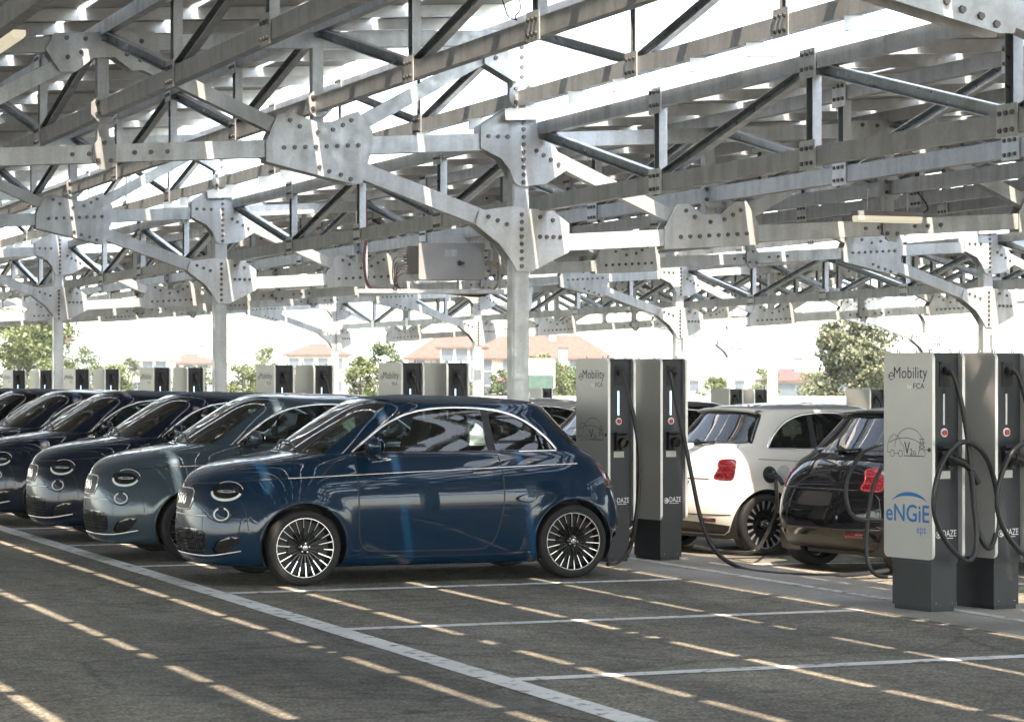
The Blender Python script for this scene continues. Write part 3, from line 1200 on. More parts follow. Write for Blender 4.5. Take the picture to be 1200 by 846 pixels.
        self.under2 = tangent_uv((0.555, 0.752), FR, [(a, c) for a, c in ell(-.005, .006, .080, .008, 0, 360, 18)])
        reg['indicator'] = tangent_uv((0.575, 0.575), FR, ell(0, 0, .064, .046, 0, 345, 23))
        self.drl = tangent_uv((0.575, 0.575), FR, ell(0, 0, .080, .059, 0, 360, 30))
        reg['nose_badge'] = [invert((0, 1, 0), (0, 0, 1), y, z, FR) for y, z in [(0, .600), (.10, .600), (.205, .606), (.235, .64), (.242, .70), (.228, .748), (.19, .768), (.10, .772), (0, .773)]]
        reg['lower_grille'] = [invert((0, 1, 0), (0, 0, 1), y, z, FR) for y, z in [(0, .245), (.12, .245), (.30, .25), (.42, .262), (.46, .30), (.47, .36), (.45, .43), (.36, .452), (.2, .455), (0, .456)]]
        reg['corner_vent'] = [invert((0, 1, 0), (0, 0, 1), y, z, FR) for y, z in [(.53, .245), (.60, .26), (.665, .32), (.70, .395), (.64, .40), (.56, .36), (.515, .29)]]
        # rear details
        reg['tail_light'] = tangent_uv((0.655, 0.845), RE, smooth2([(-.095, .100), (-.085, .0), (-.115, -.085), (.0, -.105), (.075, -.090), (.088, .01), (.080, .105), (.0, .118)], 3, True))
        reg['rear_skirt'] = [(3, 1e-4), (3, vk(1.9))] + [(u, vk(1.9)) for u in np.linspace(2.95, 2.40, 9)] + [(2.38, vk(1.5)), (2.36, 1e-4)]
        reg['number_plate_recess'] = [invert((0, 1, 0), (0, 0, 1), y, z, RE) for y, z in [(0, .60), (.20, .60), (.27, .61), (.275, .66), (.27, .725), (.2, .735), (0, .735)]]
        self.handle = (2.28, 0.885)
        reg['handle_recess'] = side_uv([(2.28 + a, 0.886 + c) for a, c in ell(0, 0, .095, .022, 0, 350, 20)], 0.05)
        self.crease = side_uv([(0.62, 0.862), (1.2, 0.885), (2.0, 0.912), (2.6, 0.934), (3.12, 0.952)], 0.06)
        self.reg = reg
        # ---- triangulate the uv half domain
        verts = []
        edges = []

        def addv(p):
            verts.append(Vector((p[0] * US, p[1])))
            return len(verts) - 1
        us = np.concatenate([np.linspace(0, 1, 46), np.linspace(1, 2, 46)[1:], np.linspace(2, 3, 40)[1:]])
        vs = np.linspace(0, KN[-1], 84)
        for i, u in enumerate(us):
            for j, v in enumerate(vs):
                addv((u, v))
        for nm, poly in reg.items():
            idx = [addv((min(3, max(0, p[0])), min(KN[-1], max(0, p[1])))) for p in poly]
            for a, c in zip(idx, idx[1:] + idx[:1]):
                edges.append((a, c))
        V, E, Fc, _, _, _ = delaunay_2d_cdt(verts, edges, [], 0, 1e-5)
        self.uv = np.array([[p.x / US, p.y] for p in V])
        self.tri = np.array([f for f in Fc if len(f) == 3])
        cen = self.uv[self.tri].mean(1)
        lab = np.full(len(self.tri), 'body', dtype=object)
        order = ['tailgate', 'front_bumper', 'rear_bumper', 'rear_skirt', 'bonnet', 'roof', 'door', 'handle_recess', 'door_window', 'quarter_window', 'pillar_trim', 'windscreen', 'rear_window',
                 'number_plate_recess', 'lower_grille', 'corner_vent', 'nose_badge', 'indicator', 'headlight', 'tail_light', 'arch_front', 'arch_rear']
        for nm in order:
            lab[pin(reg[nm], cen)] = nm
        self.lab = lab
        P = SURF(self.uv[:, 0], self.uv[:, 1])
        # collapse the centre line exactly
        cl = (self.uv[:, 0] < 1e-6) | (self.uv[:, 0] > 3 - 1e-6) | (self.uv[:, 1] > KN[-1] - 1e-6)
        P[cl, 1] = 0.0
        self.P = P
        Nn = SNORM(self.uv[:, 0], np.clip(self.uv[:, 1], 0, KN[-1] - 0.02))
        Nn[cl, 1] = 0
        Nn /= np.maximum(np.linalg.norm(Nn, axis=1, keepdims=True), 1e-9)
        top = self.uv[:, 1] > KN[-1] - 0.03
        Nn[top] = (0, 0, 1)
        self.N = Nn

    def mesh(self, name, labels, mat, parent, sides=(1, -1), offset=0.0, keep=None):
        sel = np.isin(self.lab, labels)
        if keep is not None:
            sel &= keep(self.P[self.tri].mean(1))
        tr = self.tri[sel]
        used = np.unique(tr)
        mp = -np.ones(len(self.P), int)
        VV, NN, FF = [], [], []
        for s in sides:
            base = len(VV)
            mp[used] = np.arange(len(used)) + base
            pts = self.P[used] + self.N[used] * offset
            nr = self.N[used].copy()
            pts = pts * np.array([1, s, 1]); nr = nr * np.array([1, s, 1])
            VV.extend(map(tuple, pts)); NN.extend(map(tuple, nr))
            for a, c, d in tr:
                f = (mp[a], mp[c], mp[d])
                n = np.cross(pts[f[1] - base] - pts[f[0] - base], pts[f[2] - base] - pts[f[0] - base])
                m3 = nr[f[0] - base] + nr[f[1] - base] + nr[f[2] - base]
                if n @ m3 < 0:
                    f = (f[0], f[2], f[1])
                FF.append(tuple(int(q) for q in f))
        me = bpy.data.meshes.new(name)
        me.from_pydata([tuple(map(float, p)) for p in VV], [], FF)
        me.materials.append(mat)
        me.polygons.foreach_set('use_smooth', [True] * len(me.polygons))
        me.update()
        if not offset:
            me.normals_split_custom_set_from_vertices([tuple(map(float, n)) for n in NN])
        o = bpy.data.objects.new(name, me)
        COL.objects.link(o)
        o.parent = parent
        return o

    def ribbon(self, mb, uv, width, lift, mat, sides=(1, -1), closed=False, flat=False):
        uv = np.array(uv)
        P = SURF(uv[:, 0], uv[:, 1])
        Nn = SNORM(uv[:, 0], uv[:, 1])
        k = len(P)
        for s in sides:
            sg = np.array([1, s, 1])
            vs = []
            for i in range(k):
                a = P[(i + 1) % k] if closed else P[min(i + 1, k - 1)]
                c = P[i - 1] if closed else P[max(i - 1, 0)]
                t = a - c
                t = t / max(np.linalg.norm(t), 1e-9)
                w = np.cross(Nn[i], t)
                for o, l in ((-.5, 0.0005), (-.3, lift), (.3, lift), (.5, 0.0005)):
                    vs.append((P[i] + w * (o * width) + Nn[i] * l) * sg)
            fs = []
            for i in range(k if closed else k - 1):
                j = (i + 1) % k
                for q in range(3):
                    f = (4 * i + q, 4 * j + q, 4 * j + q + 1, 4 * i + q + 1)
                    fs.append(f if s < 0 else f[::-1])
            mb.add(vs, fs, mat, True)


CS = CarShell()


def wheel_meshes(style):
    """tyre (part) and rim (sub-part) meshes around the local Y axis, outer face towards -Y"""
    ty = MB()
    prof = [(.228, -.088), (.240, -.100), (.268, -.104), (.291, -.098), (.303, -.080), (.308, -.055), (.3085, 0), (.308, .055), (.303, .080), (.290, .096), (.240, .098), (.228, .085)]
    ty.lathe(prof, (0, 0, 0), (0, 1, 0), M['rubber'], 48)
    # tread grooves as raised rings
    for h in (-.035, 0, .035):
        ty.lathe([(.3078, h - .006), (.3100, h - .004), (.3100, h + .004), (.3078, h + .006)], (0, 0, 0), (0, 1, 0), M['rubber'], 48)
    rim = MB()
    dark = M['rim_dark']
    br = M['rim_bright']
    rim.lathe([(.229, -.093), (.233, -.101), (.239, -.101), (.242, -.092)], (0, 0, 0), (0, 1, 0), br if style != 'steel' else M['rim_grey'], 48)
    rim.lathe([(.230, -.093), (.222, -.06), (.212, .06), (.23, .09)], (0, 0, 0), (0, 1, 0), dark, 48)
    rim.lathe([(0.0, -.020), (.215, -.018)], (0, 0, 0), (0, 1, 0), M['black_plastic'], 32)
    # brake disc hint
    rim.lathe([(.06, -.038), (.13, -.038), (.13, -.030)], (0, 0, 0), (0, 1, 0), M['rim_dark'], 32)
    n = 22 if style == 'multi' else (18 if style == 'cover' else 10)
    for i in range(n):
        a = 2 * math.pi * i / n
        er = Vector((math.cos(a), 0, math.sin(a)))
        et = Vector((-math.sin(a), 0, math.cos(a)))
        def q(r, t, y):
            return er * r + et * t + Vector((0, y, 0))
        if style == 'multi':
            r0, r1, w0, w1 = .045, .230, .0024, .0044
            y0, y1 = -.078, -.094
        elif style == 'cover':
            r0, r1, w0, w1 = .150, .229, .007, .015
            y0, y1 = -.080, -.094
        else:
            r0, r1, w0, w1 = .05, .229, .014, .012
            y0, y1 = -.074, -.092
        vs = [q(r0, -w0, y0), q(r0, w0, y0), q(r1, w1, y1), q(r1, -w1, y1), q(r0, -w0, y0 + .03), q(r0, w0, y0 + .03), q(r1, w1, y1 + .03), q(r1, -w1, y1 + .03)]
        face = br if style == 'multi' else (M['rim_grey'] if style == 'cover' else M['rim_dark'])
        # outer two thirds machined, inner dark
        if style == 'multi':
            rm = r0 + (r1 - r0) * (.42 if i % 2 else .62)
            wm = w0 + (w1 - w0) * .4
            ym = y0 + (y1 - y0) * (.42 if i % 2 else .62)
            v2 = [q(r0, -w0, y0), q(r0, w0, y0), q(rm, wm, ym), q(rm, -wm, ym), q(r1, w1, y1), q(r1, -w1, y1)]
            rim.add(v2, [(0, 1, 2, 3)], dark)
            rim.add(v2, [(3, 2, 4, 5)], br)
        else:
            rim.add(vs, [(0, 1, 2, 3)], face)
        rim.add(vs, [(4, 5, 1, 0), (1, 5, 6, 2), (4, 0, 3, 7), (7, 6, 5, 4)], dark)
    rim.lathe([(.0, -.104), (.026, -.103), (.034, -.098), (.05, -.086), (.05, -.03)], (0, 0, 0), (0, 1, 0), dark, 24)
    rim.lathe([(.0, -.1055), (.017, -.105), (.021, -.103)], (0, 0, 0), (0, 1, 0), M['chrome'], 20)
    for i in range(5):
        a = 2 * math.pi * (i + .25) / 5
        rim.cyl((.036 * math.cos(a), -.088, .036 * math.sin(a)), (0, -1, 0), .007, .012, br, 6)
    return ty, rim


WHEELS = {}


def get_wheel(style):
    if style not in WHEELS:
        ty, rim = wheel_meshes(style)
        a = ty.build('wheel'); c = rim.build('rim')
        WHEELS[style] = (a.data, c.data)
        bpy.data.objects.remove(a); bpy.data.objects.remove(c)
    return WHEELS[style]


def make_car(paintm, roofm, style, label, group):
    root = empty('parked_car', label, 'car', (0, 0, 0), 0, group)
    S = CS
    body = S.mesh('body', ['body'], paintm, root)
    # dark seams and bright trims belong to the shell
    sm = MB()
    jm = M['black_plastic']
    reg = S.reg
    for nm in ('door',):
        S.ribbon(sm, reg[nm], .011, .0010, jm, closed=True)
    S.ribbon(sm, [p for p in reg['bonnet']][:30], .011, .0010, jm)
    S.ribbon(sm, [p for p in reg['front_bumper'] if p[0] > 0.50 and p[0] < 0.61 and p[1] > vk(3.1)], .006, .001, jm)
    S.ribbon(sm, [p for p in reg['rear_bumper']][1:13], .007, .001, jm)
    S.ribbon(sm, [(2.58, vk(5.06)), (2.56, vk(7.5)), (2.50, vk(9.9)), (2.47, vk(12.0))], .007, .001, jm)
    S.ribbon(sm, side_uv([(1.18, .215), (2.0, .212), (2.62, .22)], .08), .006, .001, jm)
    sm.build('panel_seam', body)
    for sd_ in (1, -1):
        tm = MB()
        S.ribbon(tm, S.arc, .022, .006, M['chrome'], sides=(sd_,))
        S.ribbon(tm, S.belt, .012, .004, M['black_gloss'], sides=(sd_,))
        S.ribbon(tm, side_uv([(2.62, 1.056), (2.955, 1.060)], .05), .014, .005, M['chrome'], sides=(sd_,))
        tm.build('window_trim', body)
        tm = MB()
        S.ribbon(tm, S.crease, .009, .004, M['satin'], sides=(sd_,))
        tm.build('belt_moulding', body)
        for nm in S.arch:
            ar = MB()
            S.ribbon(ar, S.reg['arch_' + nm][:40], .016, .004, paintm, sides=(sd_,))
            ar.build('arch_lip', body)
    # wheel housings and floor
    hb = MB()
    for nm, (wx, zc, rad) in S.arch.items():
        for s in (-1, 1):
            prof = []
            k = 24
            vs = []
            for i in range(k + 1):
                a = R(-28 + 236 * i / k)
                for yy in (.812, .52):
                    vs.append((wx + rad * 1.0 * math.cos(a), s * yy, max(.16, zc + rad * 1.0 * math.sin(a))))
            hb.add(vs, [(2 * i, 2 * i + 1, 2 * i + 3, 2 * i + 2) for i in range(k)], M['black_plastic'], True)
            ring = [vs[2 * i + 1] for i in range(k + 1)]
            hb.add([(wx, s * .52, zc)] + ring, [(0, i + 1, i + 2) for i in range(k)], M['black_plastic'])
    hb.box((1.85, 0, .20), (2.9, 1.02, .10), M['black_plastic'])
    hb.box((1.9, 0, .20), (1.55, 1.50, .09), M['black_plastic'])
    for s in (-1, 1):
        hb.cyl((3.062, s * .30, .308), (0, s, 0), .05, .4, M['black_plastic'], 10)
        hb.cyl((.74, s * .30, .308), (0, s, 0), .04, .4, M['black_plastic'], 10)
    hb.build('underbody', body)
    # lining behind the paint
    S.mesh('cabin_lining', ['body', 'door', 'roof', 'bonnet', 'tailgate', 'rear_bumper', 'pillar_trim'], M['trim'], body, offset=-0.022, keep=lambda c: c[:, 2] > 0.55)
    S.mesh('bonnet', ['bonnet'], paintm, root)
    S.mesh('roof', ['roof'], roofm, root)
    fb = S.mesh('front_bumper', ['front_bumper'], paintm, root)
    rb = S.mesh('rear_bumper', ['rear_bumper'], paintm, root)
    S.mesh('diffuser', ['rear_skirt'], M['black_plastic'], rb)
    g = S.mesh('grille', ['lower_grille', 'corner_vent'], M['black_gloss'], fb, offset=-0.012)
    gm_ = MB()
    # honeycomb rows on the intake
    lg = S.reg['lower_grille']
    for zz in np.linspace(.275, .43, 6):
        row = [invert((0, 1, 0), (0, 0, 1), y, zz, lambda U, P: U < .98) for y in np.linspace(0, .44, 12)]
        S.ribbon(gm_, row, .006, -0.006, M['black_plastic'])
    for yy in np.linspace(.02, .42, 13):
        row = [invert((0, 1, 0), (0, 0, 1), yy, zz, lambda U, P: U < .98) for zz in np.linspace(.26, .445, 5)]
        S.ribbon(gm_, row, .005, -0.006, M['reflector'])
    S.ribbon(gm_, [invert((0, 1, 0), (0, 0, 1), y, .238 + .05 * max(0, (y - .4) / .3) ** 2, lambda U, P: U < .98) for y in np.linspace(0, .69, 22)], .014, .005, M['satin'])
    gm_.build('grille_bar', g)
    nb = S.mesh('nose_badge', ['nose_badge'], M['black_plastic'], root)
    nf_ = MB()
    S.ribbon(nf_, S.reg['nose_badge'], .013, .006, M['satin'])
    S.ribbon(nf_, [invert((0, 1, 0), (0, 0, 1), y, .560, lambda U, P: U < .98) for y in np.linspace(0, .46, 14)], .012, .004, M['chrome'])
    vs, fs = text_mesh('500', 1.0, .01)
    x0 = min(v.x for v in vs); x1 = max(v.x for v in vs); y0 = min(v.y for v in vs); y1 = max(v.y for v in vs)
    pv_ = []
    for v in vs:
        yy = .12 - (v.x - x0) / (x1 - x0) * .24
        zz = .645 + (v.y - y0) / (y1 - y0) * .085
        q = invert((0, 1, 0), (0, 0, 1), abs(yy), zz, lambda U, P: U < .98)
        pp = SURF(*q)
        pv_.append((pp[0] - .006, yy, zz))
    nf_.add(pv_, fs, M['satin'])
    # lift the digits onto the badge
    nf_.build('badge_frame', nb)
    for s in (1, -1):
        d = S.mesh('door', ['door'], paintm, root, sides=(s,))
        w = S.mesh('door_window', ['door_window'], M['glass_side'], d, sides=(s,))
        h = MB()
        xx, zz = S.handle
        u, v = invert((1, 0, 0), (0, 0, 1), xx, zz, SIDEF)
        p = SURF(u, v)
        S.mesh('handle_recess', ['handle_recess'], M['black_gloss'], d, sides=(s,), offset=-0.004)
        S.ribbon(h, side_uv([(xx - .1, zz + .022), (xx, zz + .027), (xx + .1, zz + .022)], .04), .012, .008, paintm, sides=(s,))
        h.build('door_handle', d)
        S.mesh('quarter_window', ['quarter_window'], M['glass_side'], root, sides=(s,))
        S.mesh('pillar_trim', ['pillar_trim'], M['black_plastic'], root, sides=(s,))
        hl = S.mesh('headlight', ['headlight'], M['black_gloss'], root, sides=(s,))
        lm = MB()
        S.ribbon(lm, S.under, .022, .006, M['white_lamp'], sides=(s,))
        S.ribbon(lm, S.under2, .012, .004, M['reflector'], sides=(s,), closed=True)
        lm.build('light_guide', hl)
        bl = MB()
        S.ribbon(bl, S.brow, .008, .005, M['satin'], sides=(s,))
        bl.build('daytime_light', hl)
        il = S.mesh('indicator_lamp', ['indicator'], M['reflector'] if paintm is M['paint_white'] else paintm, root, sides=(s,))
        bl = MB()
        S.ribbon(bl, S.drl, .020, .005, M['black_gloss'], sides=(s,), closed=True)
        S.ribbon(bl, tangent_uv((0.575, 0.575), lambda U, P: U < .98, ell(0, 0, .069, .049, 110, 425, 26)), .013, .008, M['white_lamp'], sides=(s,))
        bl.build('light_ring', il)
        tl = S.mesh('tail_light', ['tail_light'], M['red_lamp'], root, sides=(s,))
        tr_ = MB()
        S.ribbon(tr_, S.reg['tail_light'], .018, .006, M['red_dark'], sides=(s,), closed=True)
        S.ribbon(tr_, tangent_uv((0.655, 0.845), lambda U, P: U > 2.02, [(-.08, .03), (0, .034), (.075, .03)]), .014, .007, M['red_dark'], sides=(s,))
        S.ribbon(tr_, tangent_uv((0.655, 0.845), lambda U, P: U > 2.02, [(-.09, -.035), (0, -.036), (.075, -.03)]), .014, .007, M['red_dark'], sides=(s,))
        tr_.build('lens_frame', tl)
        # mirror: shell on a short arm
        mm = MB()
        prof = []
        nu, nv = 16, 10
        vs = []
        for i in range(nu):
            a = 2 * math.pi * i / nu
            for j in range(nv + 1):
                bb = -math.pi / 2 + math.pi * j / nv
                ca = abs(math.cos(a)) ** .7 * (1 if math.cos(a) >= 0 else -1)
                sa = abs(math.sin(a)) ** .7 * (1 if math.sin(a) >= 0 else -1)
                cb = abs(math.cos(bb)) ** .8
                vs.append((1.30 + .055 * math.sin(bb), s * (.885 + .115 * ca * cb), 1.115 + .075 * sa * cb))
        fs = [(i * (nv + 1) + j, ((i + 1) % nu) * (nv + 1) + j, ((i + 1) % nu) * (nv + 1) + j + 1, i * (nv + 1) + j + 1) for i in range(nu) for j in range(nv)]
        if s < 0:
            fs = [f[::-1] for f in fs]
        mm.add(vs, fs, paintm, True)
        mm.tube([(1.27, s * .70, 1.05), (1.28, s * .76, 1.055), (1.30, s * .82, 1.07)], .03, M['black_plastic'], 8)
        mm.tube([(1.30, s * .79, 1.045), (1.31, s * .88, 1.036), (1.31, s * .96, 1.045)], .02, M['black_plastic'], 8)
        mi_ = mm.build('door_mirror', root)
        mg_ = MB()
        mg_.prism([(a * .095, c * .058) for a, c in ell(0, 0, 1, 1, 0, 345, 15)], (1.357, s * .885, 1.115), (0, 1, 0), (0, 0, 1), .003, M['chrome'])
        mg_.build('mirror_glass', mi_)
    # front glass with wipers
    wsg = S.mesh('windscreen', ['windscreen'], M['glass'], root)
    wf = MB()
    S.ribbon(wf, [(u, vk(10.0)) for u in np.linspace(0, .57, 16)], .04, .004, M['black_plastic'])
    S.ribbon(wf, [(0.578 + 0.008 * math.sin(t * math.pi), vk(10.02 + 2.9 * t)) for t in np.linspace(0, 1, 14)], 0.014, .002, M['black_plastic'])
    for (yy, ex_) in ((-.32, .52), (.12, .5)):
        pts = []
        for t in np.linspace(0, 1, 8):
            ya = yy + ex_ * t
            uu = invert((0, 1, 0), (0, 0, 1), abs(ya), 1.072 + .05 * t + .02 * math.sin(t * 3), lambda U, P: (U < .6) & (P[..., 2] > 1.03))
            p = SURF(*uu) + SNORM(np.array(uu[0]), np.array(uu[1])) * .018
            pts.append((p[0], p[1] * (1 if ya >= 0 else -1), p[2]))
        wf.tube(pts, .009, M['black_plastic'], 6)
    wf.build('wiper', wsg)
    tg = S.mesh('tailgate', ['tailgate'], paintm, root)
    S.mesh('number_plate_recess', ['number_plate_recess'], M['black_plastic'], tg, offset=-.006)
    for s in (1, -1):
        rf_ = MB()
        S.ribbon(rf_, [invert((0, 1, 0), (0, 0, 1), y, .345, lambda U, P: U > 2.02) for y in np.linspace(.46, .62, 6)], .045, .008, M['red_lamp'], sides=(s,))
        rf_.build('reflector', rb)
    pr_ = MB()
    S.ribbon(pr_, [invert((0, 1, 0), (0, 0, 1), y, .400, lambda U, P: U > 2.02) for y in np.linspace(0, .74, 16)], .012, .004, M['black_plastic'])
    S.ribbon(pr_, [invert((0, 1, 0), (0, 0, 1), y, .750, lambda U, P: U > 2.02) for y in np.linspace(0, .52, 12)], .014, .004, M['black_plastic'])
    pr_.build('bumper_groove', rb)
    rwn = S.mesh('rear_window', ['rear_window'], M['glass_side'], tg)
    wf = MB()
    S.ribbon(wf, S.reg['rear_window'], .03, .003, M['black_gloss'])
    wf.tube([(3.33, -.02, 1.10), (3.345, .12, 1.10), (3.315, .30, 1.115)], .012, M['black_plastic'], 6)
    wf.cyl((3.30, 0, 1.09), (1, 0, .6), .035, .04, M['black_plastic'], 12)
    wf.build('rear_wiper', rwn)
    # cabin
    ct = MB()
    ct.box((2.0, 0, .42), (2.3, 1.30, .24), M['trim'])
    ct.box((1.06, 0, .86), (.30, 1.28, .26), M['trim'])
    ct.box((1.22, 0, .95), (.16, 1.20, .07), M['trim'])
    ct.box((3.10, 0, .72), (.25, 1.15, .5), M['trim'])
    ct.build('dashboard', root)
    st = MB()
    for s in (-1, 1):
        rot = Matrix.Rotation(R(14), 3, 'Y')
        mt = M['cloth']
        st.box((1.74, s * .34, .62), (.50, .46, .16), mt)
        st.box((2.03, s * .34, .88), (.13, .44, .56), mt, rot)
        st.box((2.12, s * .34, 1.23), (.08, .24, .17), mt, rot)
        st.box((2.08, s * .34, 1.13), (.03, .10, .1), M['trim'], rot)
    st.box((2.62, 0, .62), (.46, 1.05, .16), M['cloth'])
    st.box((2.90, 0, .88), (.12, 1.05, .5), M['cloth'], Matrix.Rotation(R(18), 3, 'Y'))
    st.build('seat', root)
    sw = MB()
    c = Vector((1.40, -.34, 1.0))
    ax = Vector((1, 0, .5)).normalized()
    sd = Vector((0, 1, 0)); up = ax.cross(sd)
    sw.tube([c + (sd * math.cos(a) + up * math.sin(a)) * .18 for a in np.linspace(0, 2 * math.pi, 21)[:-1]], .016, M['trim'], 6, True)
    sw.beam(c - sd * .18, c + sd * .18, .03, .03, M['trim'], (1, 0, 0))
    sw.build('steering_wheel', root)
    # wheels
    tyd, rimd = get_wheel(style)
    for wx, s in ((.74, -1), (.74, 1), (3.062, -1), (3.062, 1)):
        o = bpy.data.objects.new('wheel', tyd)
        COL.objects.link(o)
        o.parent = root
        o.location = (wx, s * .735, .308)
        o.rotation_euler = (0, R(7 * wx), 0 if s < 0 else math.pi)
        r_ = bpy.data.objects.new('rim', rimd)
        COL.objects.link(r_)
        r_.parent = o
    return root


def add_spoiler(root, mat):
    # roof spoiler lip
    sp = MB()
    vs = []
    for t in np.linspace(-1, 1, 21):
        y = .50 * t
        vs += [(2.90 - .03 * t * t, y, 1.462 - .012 * t * t), (3.055 - .09 * t * t, y, 1.452 - .022 * t * t), (3.055 - .09 * t * t, y, 1.432 - .022 * t * t), (2.95 - .06 * t * t, y, 1.405 - .02 * t * t)]
    sp.add(vs, [(4 * i + q, 4 * i + q + 1, 4 * i + q + 5, 4 * i + q + 4) for i in range(20) for q in range(3)], mat, True)
    return sp.build('roof_spoiler', root)


def place_car(o, x, y, rz=0.0, z=0.0):
    """x,y of the middle of the front edge (rz=0: nose towards -X)"""
    o.location = (x, y, z)
    o.rotation_euler = (0, 0, rz)
    return o


def recolour(root, swap):
    """give a copied car its own paint (its meshes become its own)"""
    def walk(o):
        for ch in o.children:
            if ch.type == 'MESH':
                if any(ms in swap for ms in ch.data.materials):
                    key = (ch.data.name, tuple(sorted(m.name for m in swap.values())))
                    if key not in RECACHE:
                        d = ch.data.copy()
                        for i, ms in enumerate(d.materials):
                            if ms in swap:
                                d.materials[i] = swap[ms]
                        RECACHE[key] = d
                    ch.data = RECACHE[key]
            walk(ch)
    walk(root)


RECACHE = {}
PROTO = M['paint_blue']
GL = 'small cars parked nose out in the left row'
GR = 'small cars parked tail towards the charger strip'
car0 = make_car(M['paint_blue'], M['roof_cloth'], 'multi', 'shiny deep blue small car nearest the camera, many-spoked wheels, seen from its side', GL)
place_car(car0, 5.15, 20.49)


def new_car(label, group, body, roof, x, y, rz=0.0, wheels='multi', z=0.0):
    c = copy_tree(car0)
    c['label'] = label
    c['group'] = group
    sw = {M['paint_blue']: body, M['roof_cloth']: roof}
    recolour(c, sw)
    if wheels != 'multi':
        t, r_ = get_wheel(wheels)
        for ch in c.children:
            if ch.name.startswith('wheel'):
                ch.data = t
                for q in ch.children:
                    q.data = r_
    return place_car(c, x, y, rz, z)


Y0 = 20.49
new_car('grey green small car between the nearest blue car and a dark blue one', GL, M['paint_teal'], M['paint_teal'], 5.02, Y0 + 3.05)
new_car('dark blue small car directly behind the grey green car', GL, M['paint_navy'], M['roof_cloth'], 5.05, Y0 + 6.1)
new_car('dark blue small car fourth from the camera, headlight at the left picture edge', GL, M['paint_navy'], M['roof_cloth'], 4.96, Y0 + 9.15)
new_car('navy small car fifth in the left row, only bonnet, windscreen and roof showing', GL, M['paint_navy'], M['paint_navy'], 4.98, Y0 + 12.2)
new_car('blackish small car sixth in the left row, windscreen cut by the left picture edge', GL, M['paint_black'], M['roof_cloth'], 5.0, Y0 + 15.25)
new_car('last dark car of the left row, a sliver of black roof at far left', GL, M['paint_black'], M['roof_cloth'], 5.0, Y0 + 18.3)


def right_car(label, body, roof, wx, wy, ang, wheels):
    """wx,wy: ground point of the right rear wheel (outer side); nose towards +X turned by ang"""
    rz = math.pi + ang
    # local right-rear wheel of a car with nose -x is at (3.062, +0.84) (right side is +y when facing -x)
    lx, ly = 3.062, 0.84
    x = wx - (lx * math.cos(rz) - ly * math.sin(rz))
    y = wy - (lx * math.sin(rz) + ly * math.cos(rz))
    c = new_car(label, GR, body, roof, x, y, rz, wheels, gz(x))
    c.rotation_euler.y = -0.0163
    add_spoiler(c, body)
    return c


white = right_car('cream white small car with a charging plug in its rear wing', M['paint_white'], M['paint_silver'], 11.55, 22.70, R(10), 'cover')
black = new_car('glossy black small car next to the silver chargers, its tail towards the camera', GR, M['paint_black'], M['paint_black'], 14.57, 21.18, math.pi + R(8), 'steel')
black.location.z = gz(14.7)
black.rotation_euler.y = -0.0163
add_spoiler(black, M['paint_black'])
right_car('dark small car behind the white one, seen past the slim silver charger', M['paint_black'], M['paint_black'], 11.3, 25.7, R(6), 'steel')
right_car('silver white small car whose roof shows between the blue car and the chargers', M['paint_silver'], M['paint_silver'], 11.0, 29.3, R(4), 'cover')

# ================================================================== CHARGERS
def rrect(w, h, r, n=5):
    pts = []
    for cx, cy, a0 in ((w / 2 - r, h / 2 - r, 0), (-w / 2 + r, h / 2 - r, 90), (-w / 2 + r, -h / 2 + r, 180), (w / 2 - r, -h / 2 + r, 270)):
        for i in range(n + 1):
            a = R(a0 + 90 * i / n)
            pts.append((cx + r * math.cos(a), cy + r * math.sin(a)))
    return pts


PW, PZ0, PZ1 = 0.53, 0.37, 1.84       # side panel width and heights
HX = 0.122                            # half width of the dark body
LX = -HX - 0.030                      # outer face of the left panel


